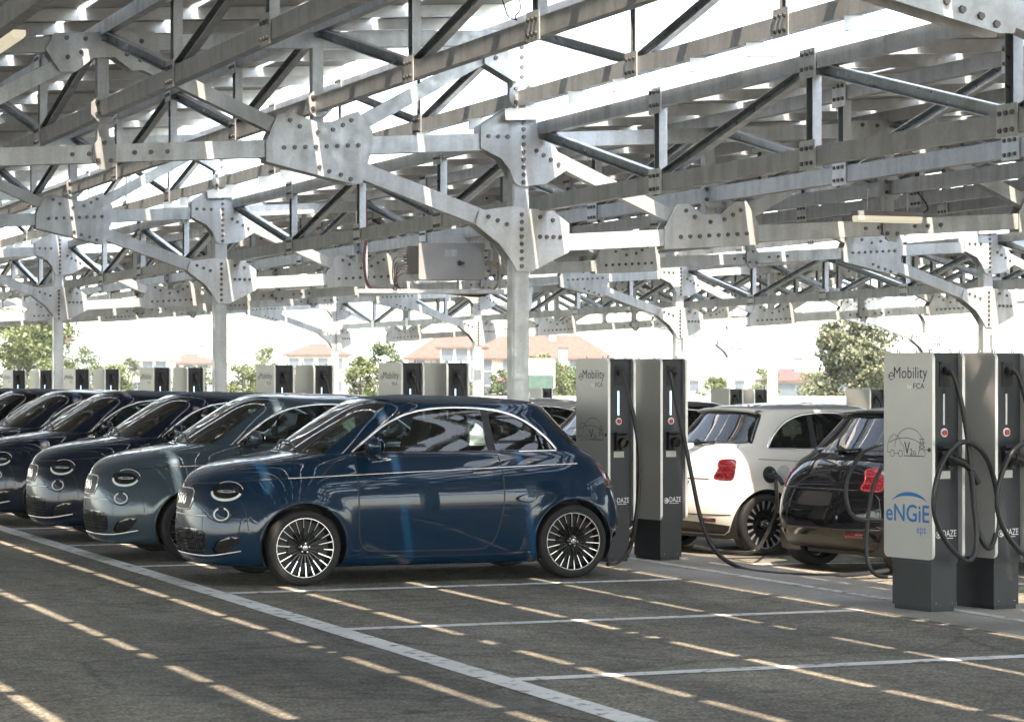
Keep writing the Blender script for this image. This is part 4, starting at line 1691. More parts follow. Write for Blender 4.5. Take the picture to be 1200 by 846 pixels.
def panel_print(mb, mb2, mb3):
    """lettering and drawing on the left panel: plane through x=LX, right = -y"""
    o = Vector((LX - 0.0012, 0.253, 0))
    ex, ey = (0, -1, 0), (0, 0, 1)
    P = lambda a, z: o + Vector((0, -a, z))
    dk, bl = M['ink'], M['ink_blue']
    # plug-shaped e, then the word
    stroke(mb, ell(.072, 1.672, .024, .026, 0, 320, 18), .007, o, ex, ey, dk)
    stroke(mb, [(.05, 1.674), (.095, 1.674)], .006, o, ex, ey, dk)
    stroke(mb, [(.03, 1.662), (.048, 1.668)], .006, o, ex, ey, dk)
    stroke(mb, [(.03, 1.682), (.048, 1.678)], .006, o, ex, ey, dk)
    put_text(mb, 'Mobility', P(.100, 1.630), ex, ey, .365, dk, -.003, height=.108)
    put_text(mb, 'by', P(.250, 1.576), ex, ey, .045, M['silver_edge'], 0, height=.04)
    put_text(mb, 'FCA', P(.315, 1.582), ex, ey, .120, dk, 0, height=.040)
    # line drawing: car outline, V2G, pylon and arcs
    q = .0042
    stroke(mb2, [(.03, 1.125), (.03, 1.18), (.06, 1.235), (.10, 1.255), (.15, 1.24), (.18, 1.19), (.21, 1.17), (.215, 1.125)], q, o, ex, ey, dk)
    stroke(mb2, [(.03, 1.125), (.055, 1.125)], q, o, ex, ey, dk)
    stroke(mb2, ell(.083, 1.118, .023, .023), q, o, ex, ey, dk, True)
    stroke(mb2, ell(.172, 1.118, .023, .023), q, o, ex, ey, dk, True)
    stroke(mb2, [(.105, 1.118), (.150, 1.118)], q, o, ex, ey, dk)
    stroke(mb2, ell(.27, 1.16, .16, .14, 20, 178, 26), q, o, ex, ey, dk)
    stroke(mb2, ell(.22, 1.16, .19, .07, 30, 150, 22), q, o, ex, ey, dk)
    put_text(mb2, 'V', P(.215, 1.112), ex, ey, .062, dk, .004, height=.090)
    put_text(mb2, '2', P(.278, 1.110), ex, ey, .028, dk, .004, height=.045)
    put_text(mb2, 'G', P(.312, 1.110), ex, ey, .030, dk, .01, height=.030)
    stroke(mb2, [(.21, 1.103), (.44, 1.103)], .006, o, ex, ey, dk)
    for a in ((.37, 1.11, .395, 1.22), (.445, 1.11, .42, 1.22), (.375, 1.14, .44, 1.17), (.44, 1.14, .375, 1.17), (.385, 1.17, .43, 1.20), (.43, 1.17, .385, 1.20), (.37, 1.20, .445, 1.20), (.38, 1.225, .435, 1.225)):
        stroke(mb2, [(a[0], a[1]), (a[2], a[3])], q, o, ex, ey, dk)
    stroke(mb2, [(.445, 1.15), (.475, 1.15)], q, o, ex, ey, dk)
    mb2.prism([(x_, z_) for x_, z_ in ell(.487, 1.150, .018, .016, 0, 340, 12)], o, ex, ey, .001, dk)
    # company name with the arc above it
    arc = ell(.27, .72, .215, .125, 28, 152, 22)
    arc2 = ell(.27, .755, .205, .062, 28, 152, 22)
    mb3.prism(arc + arc2[::-1], o, ex, ey, .001, bl)
    put_text(mb3, 'eNGiE', P(.012, .632), ex, ey, .475, bl, .010, height=.125)
    put_text(mb3, 'eps', P(.350, .535), ex, ey, .10, bl, 0, height=.060)


def make_charger(label, printed, group, led=True):
    root = empty('charging_station', label, 'charger', (0, 0, 0), 0, group)
    mb = MB()
    zc = (PZ0 - .03 + 1.835) / 2
    mb.box((0, 0, zc), (2 * HX, .445, 1.835 - PZ0 + .03), M['charger_dark'])
    for s in (-1, 1):
        mb.tube([(s * .09, -.19, 1.835), (s * .09, -.19, 1.86), (s * .09, -.165, 1.86), (s * .09, -.165, 1.835)], .006, M['chrome'], 6)
        mb.tube([(s * .09, .19, 1.835), (s * .09, .19, 1.86), (s * .09, .165, 1.86), (s * .09, .165, 1.835)], .006, M['chrome'], 6)
    body = mb.build('housing', root)
    # plinth, tapered at the top
    mb = MB()
    prof = [(-.117, -.212), (.117, -.212), (.117, .212), (-.117, .212)]
    mb.prism(prof, (0, 0, .03), EX, EY, .318, M['charger_base'])
    mb.box((0, 0, .015), (.21, .40, .03), M['black_plastic'])
    mb.bolt((-.075, -.213, .06), (0, -1, 0), M['chrome'], .006, .004)
    mb.bolt((.075, -.213, .06), (0, -1, 0), M['chrome'], .006, .004)
    mb.build('plinth', root)
    for s in (-1, 1):
        mb = MB()
        poly = rrect(PW, PZ1 - PZ0, .045)
        ex, ey = ((0, -1, 0), (0, 0, 1)) if s < 0 else ((0, 1, 0), (0, 0, 1))
        x_in = s * (HX + 0.004)
        # outer skin set proud of the edge band
        mb.prism(poly, (x_in, 0, (PZ0 + PZ1) / 2), ex, ey, .026, M['silver'], M['silver_edge'])
        p = mb.build('side_panel', root)
        if s < 0 and printed:
            lt, ld, lc = MB(), MB(), MB()
            panel_print(lt, ld, lc)
            lt.build('lettering', p)
            ld.build('line_drawing', p)
            lc.build('company_lettering', p)
    fy = -.223
    mb = MB()
    mb.box((0, fy - .002, 1.68), (.10, .006, .17), M['black_plastic'])
    mb.cyl((0.0, fy - .004, 1.72), (0, -1, -.6), .026, .05, M['black_plastic'], 12)
    mb.box((-.0, fy - .012, 1.768), (.105, .02, .008), M['charger_base'])
    mb.build('cable_recess', body)
    if led:
        mb = MB()
        mb.box((-.012, fy - .003, 1.435), (.014, .006, .22), M['led'] if led == 'blue' else M['ink_white'])
        mb.build('status_light', body)
    mb = MB()
    mb.cyl((-.010, fy, 1.27), (0, -1, 0), .032, .008, M['ink_white'], 20)
    mb.cyl((-.010, fy - .008, 1.27), (0, -1, 0), .020, .010, M['button_red'], 16)
    mb.build('stop_button', body)
    mb = MB()
    mb.box((.0, fy - .02, 1.075), (.11, .04, .13), M['black_plastic'])
    mb.cyl((-.0, fy - .04, 1.085), (0, -1, -.25), .042, .05, M['black_gloss'], 16)
    mb.cyl((-.0, fy - .03, 1.035), (0, -1, 0), .026, .04, M['black_plastic'], 12)
    mb.box((.0, fy - .03, 1.16), (.13, .06, .02), M['charger_dark'], Matrix.Rotation(R(-18), 3, 'X'))
    mb.build('plug_holder', body)
    mb = MB()
    mb.box((-.006, fy - .001, .97), (.11, .003, .055), M['sticker'])
    mb.build('notice_sticker', body)
    mb = MB()
    o = Vector((-.095, fy - .0014, 0))
    ring = ell(.036, .545, .026, .026)
    mb.prism(ring[:-1], o, (1, 0, 0), (0, 0, 1), .001, M['ink_white'])
    mb.prism(ell(.029, .545, .017, .017)[:-1], o + Vector((0, -.0012, 0)), (1, 0, 0), (0, 0, 1), .001, M['charger_dark'])
    mb.prism(ell(.031, .545, .009, .011)[:-1], o + Vector((0, -.0024, 0)), (1, 0, 0), (0, 0, 1), .001, M['ink_white'])
    put_text(mb, 'DAZE', o + Vector((.072, 0, .532)), (1, 0, 0), (0, 0, 1), .128, M['ink_white'], .004, height=.046)
    stroke(mb, [(.072, .520), (.172, .520)], .005, o, (1, 0, 0), (0, 0, 1), M['ink_white'])
    mb.build('maker_mark', body)
    return root


CHR = R(10)
GC = 'silver charging stations in pairs along the strip'
ch_print = make_charger('printed', True, GC, 'blue')
ch_plain = make_charger('plain', False, GC, 'blue')
ch_print_w = make_charger('printed', True, GC, 'white')
ch_plain_w = make_charger('plain', False, GC, 'white')


def cable(root, pts, r=.020, plug=None):
    mb = MB()
    mb.tube(spline(pts, 10), r, M['cable'], 10)
    c = mb.build('charging_cable', root)
    if plug:
        mb = MB()
        p, d = Vector(plug[0]), Vector(plug[1]).normalized()
        mb.tube([p, p + d * .06, p + d * .12], .03, M['black_plastic'], 12)
        mb.tube([p + d * .12, p + d * .16], .024, M['black_plastic'], 12)
        u = d.orthogonal().normalized()
        mb.tube(spline([p + d * .02, p - d * .05 + Vector((0, 0, -.03)), p - d * .12 + Vector((0, 0, -.10))], 6), .021, M['black_plastic'], 10)
        mb.build('plug', c)
    return c


def to_local(root, p):
    return root.matrix_basis.inverted() @ Vector(p)


def place_charger(proto, x, y, label, rz=CHR, first=False, sc=1.0, z=0.0):
    o = proto if first else copy_tree(proto)
    o['label'] = label
    o.location = (x, y, z + 0.004)
    o.rotation_euler = (0, 0, rz)
    o.scale = (sc, sc, sc)
    return o


def loop_cable(o, dx=0.0, side=1, spread=1.0):
    """cable from the top recess, down, round in a big hanging loop and back to the plug holder"""
    f = -.225
    P = [(.005, 1.715, .03), (.03, 1.66, .07), (.08, 1.46, .09), (.13, 1.19, .10), (.155, .905, .11), (.19, .64, .11), (.26, .475, .12), (.33, .46, .12), (.385, .615, .12), (.37, .83, .13), (.29, 1.05, .14), (.16, 1.17, .16),
         (0, 1.206, .18), (-.145, 1.10, .17), (-.225, .905, .16), (-.225, .71, .15), (-.13, .52, .15), (.035, .385, .14), (.13, .38, .14), (.18, .52, .13), (.165, .785, .12), (.15, .92, .12), (.13, 1.0, .12)]
    cable(o, [(dx + a * spread, f - c, z) for a, z, c in P], .019, ((.10, f - .10, 1.05), (-.9, .1, .35)))


n1 = place_charger(ch_print_w, 9.44, 16.06, 'tall silver charging station with blue lettering on its panel, nearest the camera', first=True)
loop_cable(n1)
n2 = place_charger(ch_plain_w, 9.955, 16.06, 'plain silver charging station cut off by the right picture edge, coiled cable on its front', first=True)
loop_cable(n2, dx=.02, spread=1.08)
m1 = place_charger(ch_print, 9.29, 21.47, 'lettered silver charging station standing right behind the tail of the blue car', first=True)
m2 = place_charger(ch_plain, 9.81, 21.47, 'blank silver charging station between the lettered one and the white car', first=True)
# short cables for the far ones go onto fresh protos
far_a = copy_tree(ch_print); far_b = copy_tree(ch_plain)
for f_ in (far_a, far_b):
    cable(f_, [(0, -.26, 1.70), (.02, -.31, 1.60), (.06, -.33, 1.3), (.07, -.33, .9), (.05, -.32, .5), (.02, -.30, .12), (.05, -.40, .03), (.1, -.7, .02)], .02)
names = ['third pair from the camera, above the blue car roof', 'fourth pair, above the grey green car roof', 'fifth pair, between two thin columns',
         'sixth pair, next to the thin column at the left', 'seventh and farthest pair, at the left picture edge']
for i, y in enumerate((27.45, 32.6, 39.4, 45.4, 51.5)):
    place_charger(far_a, 9.36, y, 'left station of the ' + names[i], first=(i == 0))
    place_charger(far_b, 9.90, y, 'right station of the ' + names[i], first=(i == 0))
# second strip, far right, standing lower
for px, d, lab in ((852, 44.0, 'small far charging station left of two, above the white car roof'), (881, 44.6, 'small far charging station right of two, above the white car roof'),
                   (1015, 36.5, 'far grey charging station above the black car roof'), (634, 58.0, 'far small charging station just right of the tall column')):
    p = at(px, d)
    c = place_charger(far_b, p.x, p.y, lab, z=gz(p.x))
    c.scale = (1, 1, .93)

# cables from the second pair
def world_cable(root, pts, r=.020, plug=None):
    bpy.context.view_layer.update()
    inv = root.matrix_basis.inverted()
    pl = None
    if plug:
        pl = (inv @ Vector(plug[0]), inv.to_3x3() @ Vector(plug[1]))
    return cable(root, [inv @ Vector(p) for p in pts], r, pl)


def pxz(px, py, d):
    p = at(px, d)
    p.z = zat(py, d)
    return p


dm = 22.7
world_cable(m1, [pxz(728, 436, dm), pxz(733, 452, dm - .05), pxz(743, 490, dm - .1), pxz(749, 530, dm - .12), pxz(749, 570, dm - .12), pxz(744, 615, dm - .1), pxz(737, 645, dm - .05), pxz(724, 658, dm - .2), pxz(712, 661, dm - .3)])
dm = 23.1
world_cable(m2, [pxz(785, 437, dm), pxz(789, 455, dm - .1), pxz(801, 510, dm - .15), pxz(812, 565, dm - .2), pxz(822, 610, dm - .3), pxz(838, 645, 22.7), pxz(865, 664, 22.4), pxz(900, 671, 21.9), pxz(950, 674, 21.55), pxz(1000, 673, 21.6), pxz(1040, 668, 22.1)])
# cable that runs along the ground to the white car's socket, and one looping at the black car
# socket of the white car
bpy.context.view_layer.update()
sk = MB()
uvs = invert((1, 0, 0), (0, 0, 1), 3.02, .80, SIDEF)
p = Vector(SURF(*uvs)); n_ = Vector(SNORM(np.array(uvs[0]), np.array(uvs[1])))
sk.cyl(p + n_ * .001, n_, .085, .004, M['black_plastic'], 24)
sk.cyl(p + n_ * .004, n_, .055, .012, M['reflector'], 20)
e1 = Vector((1, 0, 0))
sk.prism([(a, b_) for a, b_ in ell(0, 0, .085, .085, 0, 345, 23)], p + Vector((-.115, .085, .01)), Vector((-.35, .93, 0)), EZ, .010, M['steel_dark'], M['paint_white'])
sk.build('charging_flap', white)
SOCKET = white.matrix_basis @ p
NOUT = (white.matrix_basis.to_3x3() @ n_).normalized()
world_cable(m2, [pxz(812, 640, 24.9), pxz(840, 645, 25.0), pxz(862, 647, 24.7), pxz(885, 645, 24.2), SOCKET + NOUT * .26 + Vector((-.20, 0, -.60)), SOCKET + NOUT * .26 + Vector((-.10, 0, -.38)), SOCKET + NOUT * .22 + Vector((-.07, 0, -.18)), SOCKET + NOUT * .16 + Vector((-.04, 0, -.07))], .018, (SOCKET + NOUT * .13 + Vector((-.02, 0, -.02)), -NOUT))
dm = 20.6
world_cable(n1, [pxz(1034, 520, dm), pxz(1010, 532, dm), pxz(994, 560, dm), pxz(992, 585, dm), pxz(1002, 606, dm), pxz(1035, 610, dm)], .015)
world_cable(n1, [pxz(1034, 545, dm), pxz(1022, 575, dm), pxz(1016, 620, dm), pxz(1016, 655, dm), pxz(1025, 672, dm), pxz(1040, 676, dm)], .016)

# ================================================================== THINGS HUNG IN THE STEELWORK
def strip_lamp(px, py, d, length, label, direction):
    c = pxz(px, py, d)
    root = empty('strip_lamp', label, 'lamp', c)
    root.rotation_euler = (0, 0, direction)
    mb = MB()
    mb.box((0, 0, .045), (length, .12, .05), M['cabinet'])
    for s in (-1, 1):
        mb.tube([(s * length * .3, 0, .07), (s * length * .3, 0, .30)], .008, M['steel'], 6)
    mb.build('lamp_housing', root)
    mb = MB()
    poly = [(-.055, .02), (.055, .02), (.055, -.02), (.035, -.045), (-.035, -.045), (-.055, -.02)]
    mb.prism(poly, (-length / 2 + .01, 0, 0), (0, 1, 0), (0, 0, 1), length - .02, M['tube'])
    mb.build('diffuser', root)
    mb = MB()
    mb.tube(spline([(length / 2, 0, .05), (length / 2 + .10, .02, .12), (length / 2 + .02, .05, .26), (length / 2 - .12, .05, .36)], 6), .008, M['cable_green'] if px < 300 else M['cable'], 6)
    mb.build('lamp_cable', root)
    return root


strip_lamp(1040, 256, 27.0, .80, 'lit pale strip lamp under the right hand canopy beams', 0)
strip_lamp(2, 52, 20.4, 1.5, 'lit strip lamp with green cable in the top left corner', R(90))

# inverter cabinet
p = pxz(528, 307, 33.5)
inv_root = empty('inverter_cabinet', 'grey inverter cabinet with red cables hung in the trusses left of the tall column', 'inverter', p, -R(14))
mb = MB()
mb.prism(rrect(.86, .48, .02, 2), (0, -.15, 0), EX, EZ, -.30, M['cabinet'])
mb.box((0, 0, .30), (.5, .06, .14), M['steel_dark'])
ib = mb.build('casing', inv_root)
mb = MB()
mb.box((-.01, -.153, .11), (.15, .006, .09), M['steel_dark'])
mb.build('display', ib)
mb = MB()
mb.cyl((.10, -.151, -.02), (0, -1, 0), .03, .03, M['black_plastic'], 14)
mb.box((.13, -.17, -.02), (.07, .02, .025), M['black_plastic'])
mb.build('switch_knob', ib)
mb = MB()
mb.box((-.50, -.02, .02), (.14, .22, .36), M['black_plastic'])
for k in range(6):
    mb.cyl((-.57, -.1 + .03 * k, -.10 + .04 * k), (-1, 0, 0), .012, .05, M['black_plastic'], 6)
mb.build('connector_box', ib)
random.seed(4)
mb = MB()
for k in range(5):
    z0 = -.12 + .05 * k
    y0 = -.12 + .03 * k
    mb.tube(spline([(-.58, y0, z0), (-.66 - .02 * k, y0 - .01, z0 - .05), (-.70 + random.uniform(-.05, .05), y0, -.24 - .01 * k), (-.76 + .05 * k, y0, -.38)], 6), .007, M['cable_red'] if k % 3 else M['cable'], 6)
mb.tube(spline([(-1.12, 0, .9), (-1.10, 0, .4), (-1.13, 0, .0), (-1.08, 0, -.30), (-.9, 0, -.38), (-.4, 0, -.40)], 8), .018, M['cable_red'], 6)
mb.tube(spline([(-.4, .05, -.385), (.3, .05, -.42), (.55, .05, -.36), (.66, .05, -.15), (.52, .05, .02), (.42, .05, -.05)], 8), .012, M['copper'], 6)
mb.tube(spline([(-.1, .08, -.40), (.4, .08, -.44), (.62, .08, -.30), (.64, .08, -.05)], 8), .014, M['cable'], 6)
mb.build('cable_bundle', ib)
mb = MB()
mb.box((-.25, .02, -.41), (1.9, .16, .012), M['steel'])
mb.box((-.25, -.06, -.385), (1.9, .006, .05), M['steel'])
mb.box((-.25, .10, -.385), (1.9, .006, .05), M['steel'])
for s in (-1.1, -.5, .1, .65):
    mb.box((s, .02, -.1), (.03, .02, .62), M['steel_dark'])
tray = mb.build('cable_tray')
tray.location = p
tray.rotation_euler = (0, 0, -R(14))
tag(tray, 'open galvanised cable tray under the grey inverter cabinet', 'cable tray')

# loose cables under the trusses
mb = MB()
for s in range(2):
    mb.tube(spline([pxz(587 + 20 * s, -5, 22.5), pxz(592 + 18 * s, 10, 22.5), pxz(596 + 8 * s, 20, 22.5), pxz(606, 24, 22.5)], 6), .006, M['cable'], 6)
c_ = mb.build('wiring')
tag(c_, 'thin black wires dangling at a truss node near the top middle', 'wires')

# ================================================================== BACKGROUND
def foliage_mat(name, c1, c2):
    m, nt, b = newmat(name)
    setc(b, c1, 0.6)
    noise_mix(nt, b, c1, c2, 0.9, 4, 0.35, 0.65)
    b.inputs['Subsurface Weight'].default_value = 0.0
    return m


M['leaf_a'] = foliage_mat('yellow_green_leaves', (0.10, 0.125, 0.040), (0.16, 0.175, 0.07))
M['leaf_b'] = foliage_mat('mid_green_leaves', (0.07, 0.105, 0.042), (0.115, 0.145, 0.062))
M['leaf_c'] = foliage_mat('dry_green_leaves', (0.11, 0.125, 0.062), (0.17, 0.17, 0.095))
M['bark'] = simple('bark', (0.12, 0.09, 0.065), 0.9)


def tree(px, d, top_py, width_px, mat, label, seed, name='tree', cat='tree', trunk=True, squash=1.0, n=2600, leaf=None):
    random.seed(seed)
    base = at(px, d)
    base.z = gz(base.x) if d < 60 else -.5
    H = zat(top_py, d) - base.z
    W = width_px * d / FPX
    root = empty(name, label, cat, base)
    mb = MB()
    trunk_h = H * (.35 if trunk else .1)
    leafs = leaf or max(.08, H * .021)
    n = int(n * 1.7)
    mb.tube([(0, 0, -.05), (.03 * H * .2, 0, trunk_h * .5), (0, .02, trunk_h), (.02, 0, H * .75)], H * .022 + .02, M['bark'], 8, r_end=.03)
    limbs = []
    for k in range(9):
        a = random.uniform(0, 6.28)
        r_ = random.uniform(.45, .8) * W / 2
        z1 = H * random.uniform(.45, .88)
        limbs.append(Vector((r_ * math.cos(a), r_ * math.sin(a), z1)))
        mb.tube([(0, 0, H * random.uniform(.22, .5)), Vector((r_ * .5 * math.cos(a), r_ * .5 * math.sin(a), z1 * .8)), limbs[-1]], H * .009 + .01, M['bark'], 5, r_end=.012)
    mb.build('trunk', root)
    cl = []
    for k in range(30):
        a = random.uniform(0, 6.28)
        z = random.uniform(.16 if not trunk else .28, .95)
        env = math.sin(math.pi * min(1, max(0.0, (z - .05) / 1.0)) ** .8) ** .6
        rr = W / 2 * env * random.uniform(.3, .92)
        cl.append((Vector((rr * math.cos(a), rr * math.sin(a), H * z)), random.uniform(.10, .22) * W))
    cl += [(l, .16 * W) for l in limbs]
    cl.append((Vector((0, 0, H * .90)), .14 * W))
    vs, fs = [], []
    for i in range(n):
        c, rad = random.choice(cl)
        dv = Vector((random.gauss(0, 1), random.gauss(0, 1), random.gauss(0, 1)))
        dv = dv.normalized() * rad * random.uniform(.45, 1.08)
        dv.z *= .72
        p = c + dv
        if p.z > H:
            p.z = H - random.random() * .1
        if p.z < .1:
            p.z = .1
        s = leafs * random.uniform(.5, 1.2)
        q = Matrix.Rotation(random.uniform(0, 6.28), 3, Vector((random.gauss(0, 1), random.gauss(0, 1), random.gauss(0, 1))).normalized())
        o = len(vs)
        for a, b_ in ((-1, 0), (0, -.55), (1, 0), (0, .55)):
            vs.append(p + q @ Vector((a * s, b_ * s, 0)))
        fs.append((o, o + 1, o + 2, o + 3))
    mb = MB()
    mb.add(vs, fs, mat)
    mb.build('crown', root)
    return root


GT = 'trees beyond the lot'
tree(22, 120, 362, 150, M['leaf_a'], 'broad yellow green tree at the far left picture edge', 1, n=8000)
tree(98, 150, 402, 50, M['leaf_b'], 'rounded green tree right of the thin left column', 2, n=2200)
tree(310, 190, 406, 40, M['leaf_a'], 'small green tree between the left columns, in front of the far houses', 3, n=1800)
tree(448, 110, 399, 56, M['leaf_b'], 'upright green tree above the blue cars, left of the long red roofed house', 4, n=2600)
tree(422, 100, 416, 46, M['leaf_a'], 'low yellow green bush left of the upright tree', 5, 'bush', 'bush', False, n=1800)
tree(640, 110, 414, 74, M['leaf_a'], 'green tree right of the tall middle column', 6, n=2400)
tree(590, 105, 432, 46, M['leaf_b'], 'dark green low bush left of the tall middle column', 7, 'bush', 'bush', False, n=1600)
tree(540, 104, 436, 40, M['leaf_a'], 'pale green bush under the long house', 17, 'bush', 'bush', False, n=1400)
tree(1003, 95, 362, 108, M['leaf_c'], 'tall airy green tree behind the right hand columns', 8, n=8000)
tree(895, 140, 431, 46, M['leaf_a'], 'small round tree beside the white lamp posts', 9, n=1500)
tree(150, 130, 416, 40, M['leaf_c'], 'pale olive bush in front of the low white house', 10, 'bush', 'bush', False, n=1400)
tree(330, 120, 428, 60, M['leaf_c'], 'low olive hedge plant below the small red roofs', 11, 'bush', 'bush', False, n=1500)
tree(60, 110, 420, 60, M['leaf_a'], 'yellow green bush under the left column', 12, 'bush', 'bush', False, n=1600)

k_ = 0
for px_, top_, w_, mt_, lb_ in ((128, 425, 70, 'leaf_a', 'rounded yellow green hedge bush left of the low white house'), (228, 430, 70, 'leaf_b', 'dark green bush just left of the second column'),
                                (285, 424, 60, 'leaf_a', 'yellow green bush right of the second column'), (365, 432, 70, 'leaf_b', 'dark green bush under the small far orange roof'),
                                (490, 430, 70, 'leaf_a', 'yellow green bush above the blue car windscreen'), (668, 428, 60, 'leaf_b', 'round dark bush left of the lettered charger behind the blue car'),
                                (960, 436, 60, 'leaf_a', 'low yellow green bush under the airy tree'), (1035, 430, 70, 'leaf_b', 'green bush right of the airy tree trunk'), (842, 440, 50, 'leaf_a', 'low green bush left of the white lamp posts')):
    tree(px_, 108 + 3 * k_, top_, w_, M[mt_], lb_, 40 + k_, 'bush', 'bush', False, n=2200)
    k_ += 1
M['wall_cream'] = simple('cream_render', (0.62, 0.55, 0.46), 0.85, scale=.4)
M['wall_white'] = simple('white_render', (0.72, 0.69, 0.64), 0.85, scale=.4)
M['tile'] = simple('orange_roof_tiles', (0.15, 0.074, 0.050), 0.8, scale=3, var=.25)
M['tile_dark'] = simple('red_roof_tiles', (0.125, 0.058, 0.044), 0.8, scale=3, var=.25)
M['pane'] = simple('window_pane', (0.10, 0.12, 0.14), 0.1, var=.1)
M['shutter'] = simple('teal_awning', (0.10, 0.30, 0.30), 0.7)


def house(px0, px1, eave_py, ridge_py, d, wall, roofm, label, floors=2, wins=5, name='house', awning=False, hip=0.35):
    a = at(px0, d)
    c = at(px1, d)
    W = (c - a).length
    D = max(7.0, W * .35)
    base = -.5
    he = zat(eave_py, d) - base
    hr = zat(ridge_py, d) - base
    root = empty(name, label, 'house', ((a.x + c.x) / 2, (a.y + c.y) / 2, base), -TH)
    mb = MB()
    mb.box((0, D / 2, he / 2), (W, D, he), wall)
    w = mb.build('wall', root)
    mb = MB()
    ov = .5
    hw, y0, y1 = W / 2 + ov, -ov, D + ov
    hp = min(W * .45, D * hip * 1.4)
    z0 = he - .02
    vs = [(-hw, y0, z0), (hw, y0, z0), (hw, y1, z0), (-hw, y1, z0), (-hw + hp, D / 2, hr), (hw - hp, D / 2, hr),
          (-hw, y0, z0 - .18), (hw, y0, z0 - .18), (hw, y1, z0 - .18), (-hw, y1, z0 - .18)]
    mb.add(vs, [(0, 1, 5, 4), (1, 2, 5), (2, 3, 4, 5), (3, 0, 4), (0, 6, 7, 1), (1, 7, 8, 2), (2, 8, 9, 3), (3, 9, 6, 0), (6, 9, 8, 7)], roofm)
    rf = mb.build('roof', root)
    mb = MB()
    mb.box((W * .22, D * .4, hr + .1), (.7, .7, 1.6), wall)
    mb.box((W * .22, D * .4, hr + .95), (.9, .9, .12), roofm)
    mb.build('chimney', rf)
    fl = he / floors
    for f in range(floors):
        for k in range(wins):
            x = -W / 2 + W * (k + .5) / wins
            mb = MB()
            mb.box((x, -.04, fl * (f + .55)), (1.1, .10, 1.3), M['pane'])
            mb.box((x, -.06, fl * (f + .55) - .72), (1.4, .2, .1), wall)
            mb.build('window', w)
    if awning:
        mb = MB()
        mb.box((0, -.6, fl * 1.45), (W * .5, 1.2, .5), M['shutter'])
        mb.build('awning', w)
    return root


house(478, 714, 419, 392, 260, M['wall_cream'], M['tile'], 'long cream house with orange hipped roof behind the tall column', 3, 9)
house(516, 566, 406, 391, 250, M['wall_white'], M['tile'], 'narrow taller cream block rising from the long house', 3, 3, 'apartment_block')
house(585, 690, 446, 421, 215, M['wall_white'], M['tile_dark'], 'lower house with a wide red roof in front of the long cream one', 1, 5)
house(336, 404, 415, 402, 300, M['wall_cream'], M['tile'], 'small far house with orange roof left of the tall pale mast', 2, 4)
house(196, 246, 425, 414, 300, M['wall_white'], M['tile'], 'low white house with orange roof between the two left columns', 2, 3)
house(28, 66, 396, 386, 230, M['wall_white'], M['tile'], 'white flats with a teal awning behind the left tree', 4, 3, 'apartment_block', awning=True)
house(900, 955, 445, 432, 230, M['wall_white'], M['tile_dark'], 'low red roofed house right of the lamp posts', 1, 4)
house(965, 1010, 443, 430, 235, M['wall_cream'], M['tile'], 'small red roofed house behind the airy tree', 1, 3)
house(800, 880, 442, 428, 320, M['wall_white'], M['wall_white'], 'pale flat shed left of the white lamp posts', 1, 3, 'shed')
house(150, 196, 420, 408, 280, M['wall_white'], M['wall_white'], 'white gabled building left of the second column', 2, 3, 'shed')

# roadside wall and rail
M['wall_pale'] = simple('pale_concrete_wall', (0.55, 0.52, 0.46), 0.85, scale=.6)
mb = MB()
p0 = at(-160, 92); p1 = at(1360, 92)
ex_ = (p1 - p0).normalized()
mb.beam(p0 + Vector((0, 0, .28)), p1 + Vector((0, 0, .28)), .25, 1.56, M['wall_pale'], Vector((-ex_.y, ex_.x, 0)))
L_ = (p1 - p0).length
k = 0
while k * 4.0 < L_:
    q = p0 + ex_ * (k * 4.0)
    mb.box((q.x, q.y, .34), (.32, .32, 1.70), M['wall_pale'], Matrix.Rotation(-TH, 3, 'Z'))
    k += 1
o = mb.build('boundary_wall')
tag(o, 'long pale low wall running behind the whole car park', 'wall')
rail_root = empty('guard_rail', 'pale metal guard rail in front of the low wall', 'guard rail', at(600, 86, -.5), -TH)
mb = MB()
mb.box((0, 0, 1.02), (60, .06, .30), M['steel'])
mb.build('rail', rail_root)
for k in range(-15, 16):
    mb = MB()
    mb.box((k * 2.0, .08, .55), (.10, .08, 1.1), M['steel'])
    mb.build('rail_post', rail_root)

# street lamps and mast
def street_lamp(px, d, top_py, label, arm=1.0):
    b_ = at(px, d, -.5)
    H = zat(top_py, d) + .5
    root = empty('street_lamp', label, 'street lamp', b_, -TH)
    mb = MB()
    mb.cyl((0, 0, 0), (0, 0, 1), .16, H, M['wall_white'], 10, .10)
    mb.tube(spline([(0, 0, H - .1), (.2 * arm, 0, H + .15), (.8 * arm, 0, H + .2)], 5), .05, M['wall_white'], 6)
    mb.build('pole', root)
    mb = MB()
    mb.box((1.05 * arm, 0, H + .2), (.7, .25, .12), M['cabinet'])
    mb.build('lamp_head', root)


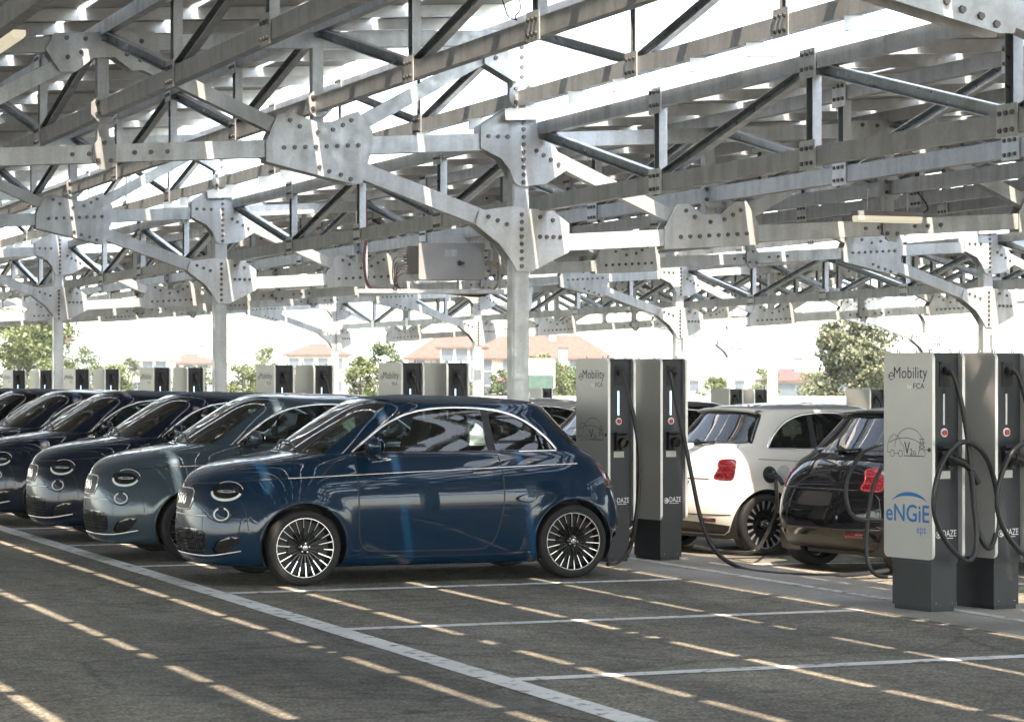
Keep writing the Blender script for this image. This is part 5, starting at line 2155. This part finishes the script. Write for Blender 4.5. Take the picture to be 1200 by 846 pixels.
street_lamp(902, 118, 432, 'thick white lamp post left of two, above the white car', 1)
street_lamp(908, 112, 418, 'taller white lamp post right of two, above the white car', .5)
street_lamp(1005, 100, 424, 'thin lamp post in front of the airy tree', -.6)
b_ = at(392, 330, -.5)
H = zat(350, 330) + .5
root = empty('tower_mast', 'pale blue tower mast standing far off between the columns', 'mast', b_, -TH)
M['mast'] = simple('pale_blue_paint', (0.34, 0.46, 0.60), 0.6)
mb = MB()
mb.cyl((0, 0, 0), (0, 0, 1), .45, H, M['mast'], 12, .40)
mb.build('pole', root)
mb = MB()
for k in range(6):
    mb.cyl((0, 0, H * (.3 + .12 * k)), (0, 0, 1), .56, .25, M['mast'], 12)
mb.cyl((0, 0, H), (0, 0, 1), .8, .4, M['mast'], 12)
mb.build('ladder_ring', root)

# road sign
b_ = at(629, 84, -.5)
root = empty('road_sign', 'green and white road sign right of the tall column', 'sign', b_, -TH)
mb = MB()
for s in (-.3, .3):
    mb.cyl((s, .05, 0), (0, 0, 1), .035, 2.6, M['steel'], 8)
mb.build('sign_post', root)
M['sign_green'] = simple('green_sign_face', (0.10, 0.17, 0.14), 0.5)
mb = MB()
mb.prism(rrect(1.2, 1.0, .06, 3), (0, 0, 2.35), EX, EZ, .03, M['ink_white'])
mb.prism(rrect(1.12, .44, .04, 3), (0, -.032, 2.08), EX, EZ, .004, M['sign_green'])
mb.build('sign_plate', root)

# ================================================================== AIR
hz = MB()
hz.box((150, 180, 40), (900, 760, 84), None)
ho = hz.build('haze')
m = bpy.data.materials.new('thin_haze')
m.use_nodes = True
nt = m.node_tree
for n in list(nt.nodes):
    if n.type != 'OUTPUT_MATERIAL':
        nt.nodes.remove(n)
pv = nt.nodes.new('ShaderNodeVolumePrincipled')
pv.inputs['Color'].default_value = (0.97, 0.96, 0.94, 1)
pv.inputs['Density'].default_value = 0.00045
pv.inputs['Anisotropy'].default_value = 0.3
nt.links.new(pv.outputs[0], [n for n in nt.nodes if n.type == 'OUTPUT_MATERIAL'][0].inputs['Volume'])
ho.data.materials.clear()
ho.data.materials.append(m)
tag(ho, kind='stuff')
